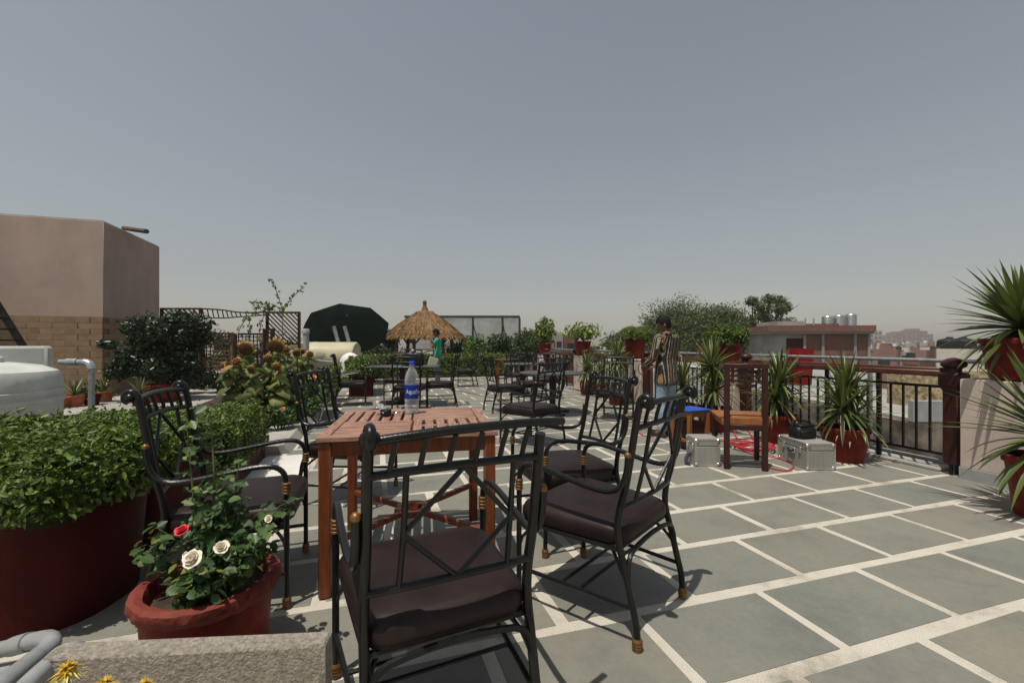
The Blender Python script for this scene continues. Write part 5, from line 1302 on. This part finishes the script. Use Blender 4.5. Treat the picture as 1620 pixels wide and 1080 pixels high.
MB().tube([(er*0.72*math.cos(k*math.pi/6),er*0.72*math.sin(k*math.pi/6),ez+0.10) for k in range(12)], 0.05, 6, 2, True).build('ring_beam', 'bark', t)

# shade net screen
t = thing('net_screen', 'tall framed shade net screen behind the thatched hut', 'screen', (0,24.0,0.001))
zt = Z(501,24)
cols = [690,748,795,822]
MB().bar((X(640,24),0,zt),(X(822.5,24),0,zt), 0.10, 0.13).build('top_bar', 'net_frame', t)
MB().bar((X(640,24),0,0.9),(X(822.5,24),0,0.9), 0.06, 0.06).build('bottom_bar', 'net_frame', t)
for c_ in cols: MB().tube([(X(c_,24),0,0),(X(c_,24),0,zt-0.066)], 0.06, 8).build('post', 'net_frame', t)
for c_ in (748,795): MB().tube([(X(c_,24),0.05,zt-0.3),(X(c_+14,24),1.6,0)], 0.035, 6).build('brace', 'net_frame', t)
allc = [640]+cols
for a, b in zip(allc[:-1], allc[1:]):
    x0, x1 = X(a,24)+0.06, X(b,24)-0.06; vs = []; fs = []
    for i in range(9):
        for j in range(6): vs.append((x0+(x1-x0)*i/8, 0.03*math.sin(i*0.9+j)+0.02*math.cos(j*1.7+i), 0.93+(zt-0.07-0.93)*j/5))
    for i in range(8):
        for j in range(5): fs.append((i*6+j,(i+1)*6+j,(i+1)*6+j+1,i*6+j+1))
    MB().add(vs, fs).build('net_panel', 'net', t, 80)

# tilted dark green parasol
PY = 13.2
c = at(549,518,PY); ax = Vector((0.20,-0.56,0.70)).normalized()
t = thing('parasol', 'big dark green parasol tipped over behind the cream tank', 'parasol', (c.x,PY,0.002))
rot = (-ax).to_track_quat('Z','X').to_matrix()
roll = Matrix.Rotation(R(34),3,'Z'); vs = [(0,0,-0.36)]; fs = []
ctr = Vector((0,0,c.z))
nr = 8; PR = 1.24
for ring in range(1,5):
    for k in range(nr*2):
        a = math.pi*k/nr; f_ = ring/4; sc = (1.0 if k % 2 == 0 else 0.945); 
        vs.append((PR*f_*sc*math.cos(a), PR*f_*sc*math.sin(a), -0.36*(1-f_**1.35)+(0 if k % 2 == 0 else 0.02*f_)))
for k in range(nr*2): fs.append((0,1+k,1+(k+1)%(nr*2)))
for ring in range(3):
    for k in range(nr*2):
        a = 1+ring*nr*2; m_ = (k+1)%(nr*2); fs.append((a+k,a+m_,a+nr*2+m_,a+nr*2+k))
vs2 = [rot @ (roll @ Vector(v)) + ctr for v in vs]
can = MB().add(vs2, fs).build('canopy', 'umbrella', t, 20)
for k in range(nr):
    a = 2*math.pi*k/nr
    MB().tube([rot @ (roll @ Vector((0,0,-0.34)))+ctr, rot @ (roll @ Vector((PR*math.cos(a)*0.98,PR*math.sin(a)*0.98,0.012)))+ctr], 0.010, 5).build('rib', 'net_frame', can)
hub = rot @ (roll @ Vector((0,0,-0.36)))+ctr
MB().tube([hub+(hub-ctr)*0.25, ctr+(ctr-hub)*1.2], 0.022, 8).build('pole', 'net_frame', t)
elb = ctr+(ctr-hub)*1.2
MB().tube([elb, (elb.x+0.02,elb.y,0.02)], 0.024, 8).build('lower_pole', 'net_frame', t)
MB().lathe([(0.28,0),(0.28,0.05),(0.05,0.08),(0.001,0.08)], 20, (elb.x+0.02,elb.y,0)).build('base', 'concrete', t)

# cream horizontal tank with pipes
TY = 12.3
c = at(515,566,TY)
t = thing('cream_tank', 'horizontal cream coloured cylindrical tank beyond the flower bed', 'tank', (c.x,TY,0.002))
L2 = 0.86; rt = 0.44; rotx = Matrix.Rotation(R(90),3,'Y')
MB().lathe([(0.001,-L2-0.05),(rt*0.6,-L2-0.045),(rt*0.93,-L2-0.02),(rt,-L2+0.02),(rt,-0.3),(rt*1.012,-0.29),(rt*1.012,-0.26),(rt,-0.25),(rt,L2-0.02),(rt*0.93,L2+0.02),(rt*0.6,L2+0.045),(0.001,L2+0.05)], 36, (0,0,c.z), rot=rotx).build('shell', 'cream_tank', t)
MB().lathe([(0.16,0),(0.16,0.13),(0.14,0.15),(0.001,0.15)], 18, (-L2-0.03,-0.18,c.z-0.02), rot=Matrix.Rotation(R(-90),3,'Y')).build('end_cap', 'cream_tank', t)
for s in (-0.5,0.5): MB().box((s,0,(c.z-rt)/2+0.03), (0.16,0.7,c.z-rt+0.12)).build('cradle', 'concrete', t)
for i, (xa, xb, nm) in enumerate(((528,535,'left'),(545,552,'right'))):
    a, b = at(xa,516,TY-0.02), at(xb,541,TY-0.02)
    tag(MB().tube([b+(b-a)*0.35, a], 0.052, 10).build('vent_pipe', 'pvc'), 'grey slanted vent pipe before the dark parasol, %s of the two' % nm, 'pipe', 'vent pipes by the parasol')
a = at(484,520,11.0)
tag(MB().lathe([(0.07,0.0),(0.07,a.z-0.12),(0.085,a.z-0.12),(0.085,a.z-0.02),(0.07,a.z),(0.001,a.z)], 14, (a.x,11.0,0.002)).build('grey_post', 'skirting'), 'upright light grey pipe post left of the cream tank', 'pipe')
a, b = at(488,569,11.3), at(534,573,11.3)
tag(MB().tube([a,(a+b)/2,b], 0.022, 8).build('water_pipe', 'galv'), 'thin shiny horizontal water pipe in front of the cream tank', 'pipe')
a = at(554,572,11.4)
tag(MB().lathe([(0.24,0),(0.23,0.06),(0.17,0.16),(0.08,0.22),(0.001,0.235)], 18, tuple(a), 1.1, 0.8).lathe([(0.22,-a.z+0.01),(0.22,0)],14,tuple(a)).build('white_drum', 'white_paint'), 'white domed drum beside the cream tank end', 'drum')

# ------------------------------------------------------------------ water cistern and pipe on the left
t = thing('cistern', 'grey white painted square water cistern at the left edge', 'cistern', (-6.14,5.85,0.0025), R(44))
MB().box((-0.95,0.7,0.585), (1.9,1.4,1.165), 0, 0.03).build('body', 'tank_white', t)
MB().box((-0.95,0.7,0.07), (1.93,1.43,0.14), 0, 0.01).build('base', 'grey_paint', t)
t = thing('water_tank', 'domed white plastic water tank in front of the square cistern', 'tank', (-5.98,4.92,0.0025))
MB().lathe([(0.70,0.0),(0.70,0.52),(0.715,0.53),(0.715,0.57),(0.70,0.58),(0.70,0.61),(0.715,0.62),(0.715,0.66),(0.70,0.67),(0.70,0.80),(0.66,0.885),(0.52,0.95),(0.30,0.985),(0.12,1.0),(0.001,1.0)], 48).build('shell', 'tank_white', t)
MB().lathe([(0.22,0.985),(0.22,1.04),(0.20,1.06),(0.001,1.07)], 24).build('lid', 'tank_white', t)
t = thing('bent_pipe', 'galvanised pipe bending down from the square cistern', 'pipe', (-6.08,5.95,0.0025))
MB().tube([(0,0,0.955),(0.30,0,0.955),(0.38,0,0.945),(0.42,0,0.90),(0.425,0,0.8),(0.425,0,0.0)], 0.037, 12, 3).build('pipe', 'galv', t)
MB().tube([(0.10,0,0.955),(0.24,0,0.955)], 0.050, 12).build('union', 'galv', t); MB().tube([(0.33,0,0.953),(0.395,0,0.93),(0.425,0,0.86)], 0.050, 12, 4).build('elbow', 'galv', t)

# pots by the house
def small_pot(x_, y_, Yd, r, h_, mat, label, plant=None, seed=0):
    p = at(x_, y_, Yd)
    t = thing('clay_pot', label, 'pot', (p.x,Yd,0.0025), 0, 'pots along the house wall')
    pot_mesh(r*0.72, r, h_, mat=mat, t=t)
    if plant == 'yucca': whorl(t, (0,0,h_-0.02), 30, 0.38, seed, -20)
    elif plant == 'leaf':
        a, b = bush_leaves((0,0,h_+0.12),0.2,0.2,0.14,220); f = obj('foliage', leaf_mesh('foliage', a, b, 0.06, 0.5, 0.2, 'hedge_dark'), t); f['kind']='stuff'
small_pot(74,652,8.4,0.17,0.24,'red_pot','red pot close to the square cistern')
small_pot(91,654,8.3,0.20,0.20,'terracotta','wide empty clay pot next to the bent pipe')
small_pot(118,650,8.5,0.17,0.22,'terracotta','clay pot with spiky plant behind the bent pipe','yucca',31)
small_pot(145,650,8.7,0.15,0.2,'red_planter','dark red pot right of the bent pipe','leaf')
small_pot(165,640,9.2,0.16,0.22,'terracotta','clay pot with drooping grassy plant at the house corner','yucca',32)
small_pot(222,640,8.6,0.16,0.24,'red_planter','dark pot with fern like plant behind the hedge','yucca',33)

# big dark climber in a red tub
t = thing('climber_bush', 'large dark leafy climber in a red tub by the house corner', 'potted bush', (-7.35,9.25,0.0025))
pot_mesh(0.30,0.36,0.36,t=t)
for k in range(5): MB().tube([(0.05*k-0.1,0,0.3),(0.08*k-0.15,0.05,0.8),(0.2*k-0.55,0.1,1.4)], [0.03,0.022,0.01], 6, 3).build('stem', 'bark', t)
P_, N_ = [], []
for k in range(54):
    cc = (random.uniform(-0.80,0.52), random.uniform(-0.25,0.6), random.uniform(0.5,1.72)); a, b = bush_leaves(cc,0.26,0.26,0.22,330); P_.append(a); N_.append(b)
a, b = bush_leaves((-0.98,-0.15,1.18),0.22,0.14,0.09,260); P_.append(a); N_.append(b)
f = obj('foliage', leaf_mesh('foliage', np.concatenate(P_), np.concatenate(N_), 0.075, 0.55, 0.2, 'bush_leaf'), t); f['kind'] = 'stuff'

# ------------------------------------------------------------------ lattice screens and gate
FY = 11.6
def lattice_panel(label, xa, xb, yt, yb, Yd, style, mat='lattice_wood', rz=0.0, cat='lattice screen', step=None):
    p = at(xa, yt, Yd); w = (xb-xa)*Yd/700; zt_ = p.z; zb = max(0.02, at(xa,yb,Yd).z)
    t = thing('lattice_screen', label, cat, (p.x,Yd,0.0025), rz, 'brown wooden lattice screens')
    for xx in (0.03,w-0.03): MB().box((xx,0,zt_/2), (0.06,0.06,zt_-0.002)).build('post', mat, t)
    for zz in (zb+0.025,zt_-0.025): MB().box((w/2,0,zz), (w-0.124,0.045,0.05)).build('rail', mat, t)
    h_ = zt_-zb-0.1; z0 = zb+0.05; iw = w-0.12
    if style == 'diag':
        st = step or 0.115; k = -h_
        c_ = -h_+st*0.5
        while c_ < iw:
            # slat falls to the right: x - x0 = (zt - z)
            xs = max(0, c_); xe = min(iw, c_+h_)
            if xe-xs > 0.06: MB().bar((0.06+xs,0,z0+h_-(xs-c_)),(0.06+xe,0,z0+h_-(xe-c_)), 0.02, 0.032).build('slat', mat, t)
            c_ += st
    else:
        st = step or 0.105
        n1 = int(iw/st); n2 = int(h_/st)
        vm = MB().box((0,0,0), (0.026,0.012,h_)).mesh('slat', mat); hm = MB().box((0,0,0), (iw,0.012,0.026)).mesh('slat', mat)
        for k in range(n1): obj('slat', vm, t, (0.06+st*(k+0.5)*iw/(n1*st), 0.0065, z0+h_/2))
        for k in range(n2): obj('slat', hm, t, (w/2, -0.0065, z0+st*(k+0.5)*h_/(n2*st)))
    return t
lattice_panel('brown lattice panel of slanting slats next to the house', 254,319,487,521,FY,'diag',step=0.12)
lattice_panel('brown square lattice below the slanting slats near the house', 276,319,524,626,FY+0.12,'grid')
lattice_panel('brown lattice gate between the two slanting panels', 320,369,526,625,FY+0.2,'grid','bamboo',step=0.095)
lattice_panel('dark square lattice right of the gate behind the sunflowers', 371,419,527,600,FY+0.9,'grid')
lattice_panel('brown lattice panel of slanting slats left of the parasol', 421,475,493,545,FY+0.3,'diag',step=0.12)
lattice_panel('open leaf of red brown lattice standing ajar near the right panel', 417,441,520,600,FY-0.2,'grid','lattice_wood',R(-25))
# wavy ladder strip spanning the gate
t = thing('ladder_arch', 'sagging ladder like wooden strip spanning above the lattice gate', 'arch', (0,0,0))
topL = [at(316,488,FY), at(350,490,FY), at(380,494,FY+0.1), at(421,494,FY+0.2)]; botL = [at(316,502,FY), at(350,503,FY), at(380,501,FY+0.1), at(421,498,FY+0.2)]
MB().tube(topL, 0.022, 6, 5).build('rail', 'lattice_wood', t); MB().tube(botL, 0.018, 6, 5).build('rail', 'lattice_wood', t)
for k in range(13):
    f_ = (k+0.5)/13*3; i = min(2,int(f_)); g_ = f_-i
    MB().bar(topL[i].lerp(topL[i+1],g_), botL[i].lerp(botL[i+1],g_)+Vector((0.05,0,0)), 0.02).build('rung', 'lattice_wood', t)
# climbing vine sprays above the right panel
t = thing('climbing_vine', 'light green vine sprays rising above the right lattice panel', 'vine', tuple(at(445,600,11.4)*1.0))
o_ = Vector(t.location); st = MB(); P_, N_ = [], []
sprays = [[(446,560),(447,510),(446,490),(438,462),(428,441)],[(447,500),(452,485),(465,468),(481,453)],[(446,495),(436,483),(415,480),(393,477)],[(446,500),(430,490),(405,495),(385,510),(376,530)],[(430,488),(420,485),(400,488)],[(425,490),(415,505),(410,530),(412,550)],[(392,500),(396,520),(392,540)]]
for s_ in sprays:
    pts = [at(a, b, 11.35+0.1*random.random())-o_ for a, b in s_]; st.tube(pts, 0.009, 5, 4)
    for k in range(len(pts)-1):
        dens = 17 if k >= len(pts)-3 else 5
        for j in range(dens):
            P_.append(pts[k].lerp(pts[k+1], random.random())+Vector((random.gauss(0,.035),random.gauss(0,.05),random.gauss(0,.035)))); N_.append(rand_dirs(1)[0])
st.build('stems', 'twig', t)
f = obj('foliage', leaf_mesh('foliage', np.array(P_), np.array(N_), 0.085, 0.6, 0.2, 'vine_leaf'), t); f['kind'] = 'stuff'
# ------------------------------------------------------------------ people
def skin_obj(name, nodes, edges, mat, parent, sub=2, root=None):
    ids = list(nodes); ix = {k: i for i, k in enumerate(ids)}
    me = bpy.data.meshes.new(name); me.from_pydata([nodes[k][0] for k in ids], [(ix[a], ix[b]) for a, b in edges], []); me.update()
    o = bpy.data.objects.new(name+'_tmp', me); col.objects.link(o)
    md = o.modifiers.new('s', 'SKIN'); md.use_smooth_shade = True; md.branch_smoothing = 0.6
    sv = me.skin_vertices[0].data
    for k in ids:
        r = nodes[k][1]; sv[ix[k]].radius = r if isinstance(r, tuple) else (r, r)
        sv[ix[k]].use_root = (k == (root or ids[0]))
    sd = o.modifiers.new('d', 'SUBSURF'); sd.levels = sub; sd.render_levels = sub
    dg = bpy.context.evaluated_depsgraph_get(); res = bpy.data.meshes.new_from_object(o.evaluated_get(dg))
    bpy.data.objects.remove(o)
    res.materials.clear(); res.materials.append(MATS[mat]); res.polygons.foreach_set('use_smooth', [True]*len(res.polygons))
    res.name = name
    return obj(name, res, parent)
def V3(a): return Vector(a)
def person(label, loc, rz, sc, arms, shirt, trousers, head_yaw=0.0, head_pitch=0.0, sleeve=1.0, stance=0.10, hem=0.78, loose=1.0):
    t = thing('person', label, 'person', loc, rz); t.scale = (sc, sc, sc)
    hd = V3((0,0.035,1.60))
    N = {'pel':((0,0,0.93),(0.115,0.095)),'bel':((0,0.005,1.06),(0.115,0.09)),'chest':((0,0,1.24),(0.13,0.10)),'upc':((0,-0.01,1.36),(0.10,0.08)),'neck':((0,-0.005,1.455),0.052),'jaw':((0,0.012,1.525),0.058)}
    E_ = [('pel','bel'),('bel','chest'),('chest','upc'),('upc','neck'),('neck','jaw')]
    for s, k in ((-1,'L'),(1,'R')):
        N.update({'hip'+k:((s*0.095,0,0.87),0.085),'kn'+k:((s*stance,0.012,0.48),0.056),'cf'+k:((s*stance*1.02,-0.012,0.34),0.052),'an'+k:((s*stance*1.05,-0.015,0.085),0.036),'toe'+k:((s*stance*1.25,0.13,0.03),0.032)})
        E_ += [('pel','hip'+k),('hip'+k,'kn'+k),('kn'+k,'cf'+k),('cf'+k,'an'+k),('an'+k,'toe'+k)]
        sh, el, wr, ha = [V3(p) for p in arms[k]]
        N.update({'sh'+k:(tuple(sh),0.055),'el'+k:(tuple(el),0.038),'wr'+k:(tuple(wr),0.026),'pa'+k:(tuple(ha),(0.032,0.022))})
        E_ += [('upc','sh'+k),('sh'+k,'el'+k),('el'+k,'wr'+k),('wr'+k,'pa'+k)]
    body = skin_obj('body', N, E_, 'skin', t, 2, 'pel')
    # head as its own closed shape blended into the jaw, part of the body group
    rot = Matrix.Rotation(head_yaw,3,'Z') @ Matrix.Rotation(head_pitch,3,'X')
    hb = MB(); seg, rings = 20, 14; vs = []; fs = []
    for i in range(rings+1):
        f_ = i/rings; z = 0.125-0.245*f_
        for k in range(seg):
            a = 2*math.pi*k/seg; fx, fy = math.sin(a), math.cos(a)
            r_ = math.sqrt(max(0.0, 1-((z-0.02)/0.112)**2)) if z > 0.02 else (1.0-0.42*((0.02-z)/0.14)**1.6)
            w = 0.074*r_; d = (0.092 if fy > 0 else 0.098)*r_
            y = fy*d
            if fy > 0.6:
                y += 0.022*math.exp(-((z+0.028)/0.018)**2)*math.exp(-(fx*w/0.011)**2)       # nose
                y -= 0.012*math.exp(-((z-0.002)/0.014)**2)*math.exp(-((abs(fx*w)-0.030)/0.014)**2)   # eye sockets
                y += 0.006*math.exp(-((z+0.068)/0.010)**2)*math.exp(-(fx*w/0.02)**2)          # lips
                y += 0.008*math.exp(-((z+0.105)/0.014)**2)*math.exp(-(fx*w/0.02)**2)          # chin
            if fy < -0.2 and z < -0.03: y *= 1-0.35*min(1,(-0.03-z)/0.09)
            vs.append(rot @ V3((fx*w, y, z)) + hd)
    for i in range(rings):
        for k in range(seg): m_ = (k+1)%seg; fs.append((i*seg+k,i*seg+m_,(i+1)*seg+m_,(i+1)*seg+k))
    fs.append(tuple(range(seg))); fs.append(tuple(rings*seg+k for k in range(seg-1,-1,-1)))
    hb.add(vs, fs)
    for s in (-1,1):
        hb.sphere(rot @ V3((s*0.077,-0.008,-0.015))+hd, 0.03, 10, 6, 0.35, 0.6, 1.0, rot)
    head = hb.build('head', 'skin', body, 70)
    eb = MB()
    for s in (-1,1): eb.sphere(rot @ V3((s*0.030,0.078,0.002))+hd, 0.011, 8, 6)
    eb.build('eyes', 'window_dark', head)
    # hair cap
    vs = []; fs = []; rings2 = 9
    for i in range(rings2+1):
        f_ = i/rings2
        for k in range(seg):
            a = 2*math.pi*k/seg; fx, fy = math.sin(a), math.cos(a)
            zlow = 0.055 if fy > 0.45 else (-0.005 if fy > -0.1 else -0.075)
            z = 0.140-(0.140-zlow)*f_
            r_ = math.sqrt(max(0.0004, 1-((z-0.02)/0.121)**2)) if z > 0.02 else (1.0-0.28*((0.02-z)/0.12)**1.5)
            jit = 1+random.uniform(-.03,.03)
            vs.append(rot @ V3((fx*0.084*r_*jit, fy*0.106*r_*jit-(0.0), z))+hd)
    for i in range(rings2):
        for k in range(seg): m_ = (k+1)%seg; fs.append((i*seg+k,i*seg+m_,(i+1)*seg+m_,(i+1)*seg+k))
    fs.append(tuple(range(seg)))
    MB().add(vs, fs).build('hair', 'hair', t, 60)
    # fingers
    for s, k in ((-1,'L'),(1,'R')):
        sh, el, wr, ha = [V3(p) for p in arms[k]]
        d = (ha-wr).normalized(); side = d.cross(V3((0,0,1)))
        side = side.normalized() if side.length > 0.1 else V3((1,0,0)); dn = d.cross(side).normalized()
        if dn.z > 0: dn = -dn
        fm = MB()
        for j, L in enumerate((0.062,0.072,0.068,0.052)):
            b = ha + side*(j-1.5)*0.018 + d*0.012
            fm.tube([b, b+d*L*0.45+dn*0.006, b+d*L*0.75+dn*0.03, b+d*L*0.62+dn*0.05], [0.0095,0.0085,0.008,0.006], 6, 2)
        b = ha - side*0.026*s - d*0.015
        fm.tube([b, b-side*0.022*s+d*0.025+dn*0.01, b-side*0.012*s+d*0.048+dn*0.025], [0.0105,0.0095,0.0075], 6, 2)
        fm.build('fingers', 'skin', body)
    # shirt
    S = {'hem':((0,0,hem),(0.155*loose,0.125*loose)),'hemu':((0,0,hem+0.05),(0.152*loose,0.122*loose)),'waist':((0,0.0,1.00),(0.142*loose,0.115*loose)),'chest':((0,-0.002,1.24),(0.155*loose,0.122*loose)),'upc':((0,-0.012,1.365),(0.115,0.092)),'col':((0,-0.01,1.445),0.066)}
    SE = [('hem','hemu'),('hemu','waist'),('waist','chest'),('chest','upc'),('upc','col')]
    for s, k in ((-1,'L'),(1,'R')):
        sh, el, wr, ha = [V3(p) for p in arms[k]]
        S['sh'+k] = (tuple(sh+V3((0,0,0.0))),0.066*loose); SE.append(('upc','sh'+k))
        if sleeve > 0.7:
            S['el'+k] = (tuple(sh.lerp(el,0.35)),0.064); SE.append(('sh'+k,'el'+k))
            for (p0, p1, r0, r1) in ((sh.lerp(el,-0.05), el, 0.068, 0.056), (el, el.lerp(wr,0.86), 0.056, 0.043)):
                ln = (p1-p0).length
                sl_ = MB().tube([(0,0,-0.05),(0,0,-0.03),(0,0,0.02),(0,0,ln*0.5),(0,0,ln),(0,0,ln+0.012)], [r0*0.25,r0*0.7,r0,(r0+r1)/2,r1,r1*0.85], 14, 2).build('sleeve', shirt, t, 60)
                sl_.location = p0; sl_.rotation_mode = 'QUATERNION'; sl_.rotation_quaternion = (p1-p0).to_track_quat('Z','Y')
        else:
            S['el'+k] = (tuple(sh.lerp(el,0.62)),0.066); SE.append(('sh'+k,'el'+k))
    shirt_o = skin_obj('shirt', S, SE, shirt, t, 2, 'chest')
    T = {'wst':((0,0,1.0),(0.125,0.102)),'cr':((0,0,0.90),(0.130,0.108))}
    TE = [('wst','cr')]
    for s, k in ((-1,'L'),(1,'R')):
        T.update({'th'+k:((s*0.095,0.0,0.80),0.094),'kn'+k:((s*stance,0.012,0.48),0.072),'cf'+k:((s*stance*1.02,-0.012,0.30),0.068),'an'+k:((s*stance*1.05,-0.012,0.05),0.066)})
        TE += [('cr','th'+k),('th'+k,'kn'+k),('kn'+k,'cf'+k),('cf'+k,'an'+k)]
    skin_obj('trousers', T, TE, trousers, t, 2, 'cr')
    for s in (-1,1):
        c = V3((s*stance*1.15,0.045,0.0))
        out = [(c.x+0.046*math.sin(a)*(1.0 if math.cos(a) > 0 else 0.8), c.y+0.135*math.cos(a)) for a in [2*math.pi*i/16 for i in range(16)]]
        MB().loops(out[::-1], [(0.004,0.0),(0.0,0.012),(0.003,0.04),(0.02,0.075),(0.045,0.095)]).build('shoe', 'shoe', t)
    return t, shirt_o
man, sh_ = person('person in a black and yellow striped shirt and pale jeans winding a cable', (2.0,5.74,0.0047), R(34), 0.905,
    {'L':((-0.185,-0.01,1.40),(-0.25,0.02,1.13),(-0.165,0.22,1.02),(-0.125,0.285,1.00)), 'R':((0.185,-0.01,1.40),(0.25,0.03,1.13),(0.12,0.22,1.00),(0.06,0.275,0.985))},
    'striped_cloth', 'jeans', R(34), R(-20), 1.0, 0.10, 0.72, 1.32)
MB().tube([(0,-0.06,1.475),(0.055,-0.04,1.46),(0.065,0.02,1.445),(0,0.055,1.425),(-0.065,0.02,1.445),(-0.055,-0.04,1.46)], 0.021, 7, 3, True).build('collar', 'striped_cloth', sh_)
# the cable he is winding
hp = man.matrix_basis @ Vector((-0.10,0.34,0.95))
tag(MB().tube([hp+Vector((0.06*math.cos(a),0.03*math.sin(a),0.075*math.sin(a))) for a in [0.5+6.28*k/10 for k in range(10)]] , 0.007, 6, 3, True).tube([hp+Vector((0.05,0,0.02)), hp+Vector((0.06,0.0,-0.3)), Vector((hp.x+0.05,hp.y,0.3)), Vector((hp.x+0.12,hp.y-0.1,0.02))], 0.006, 6, 4).build('held_cable', 'cable_dark'), 'brown cable held and wound by the person in the striped shirt', 'cable')

gm, _ = person('person in a green shirt and jeans, hand raised to the face, by the far hedge', (-2.10,12.45,0.0047), R(93), 0.94,
    {'L':((-0.185,0.0,1.40),(-0.215,0.13,1.16),(-0.10,0.20,1.36),(-0.06,0.175,1.44)), 'R':((0.185,0.0,1.40),(0.23,0.06,1.12),(0.16,0.29,1.06),(0.13,0.36,1.05))},
    'green_shirt', 'jeans_dark', R(0), R(-10), 0.4, 0.11, 0.88, 1.08)
t = thing('shoulder_bag', 'pale khaki shoulder bag hanging beside the person in the green shirt', 'bag', (-2.18,12.18,0.56), R(10))
MB().box((0,0,0.14), (0.25,0.07,0.27), 0, 0.012, rot=Matrix.Rotation(R(18),3,'Y')).build('body', 'khaki', t)
MB().tube([(-0.06,0,0.27),(-0.04,0.0,0.31),(0.03,0.0,0.29),(0.06,0,0.23)], 0.010, 6, 2).build('handle', 'black_bag', t)
MB().tube([(0.04,0.0,0.27),(0.10,0.05,0.5),(0.13,0.16,0.80)], 0.008, 6, 3).build('strap', 'khaki', t)

# ------------------------------------------------------------------ hazy air over the town
hz = MB().box((0, 260, (GZ-1.0+14.0)/2), (900, 700, 14.0-GZ+1.0))
hm = bpy.data.materials.new('haze_air'); hm.use_nodes = True
hn = hm.node_tree.nodes; hn.clear()
ho = hn.new('ShaderNodeOutputMaterial'); hv = hn.new('ShaderNodeVolumePrincipled')
hv.inputs['Color'].default_value = (0.93, 0.92, 0.90, 1); hv.inputs['Density'].default_value = 0.0008; hv.inputs['Anisotropy'].default_value = 0.2
hm.node_tree.links.new(hv.outputs[0], ho.inputs['Volume'])
tag(hz.build('haze', hm, ang=0), kind='stuff')
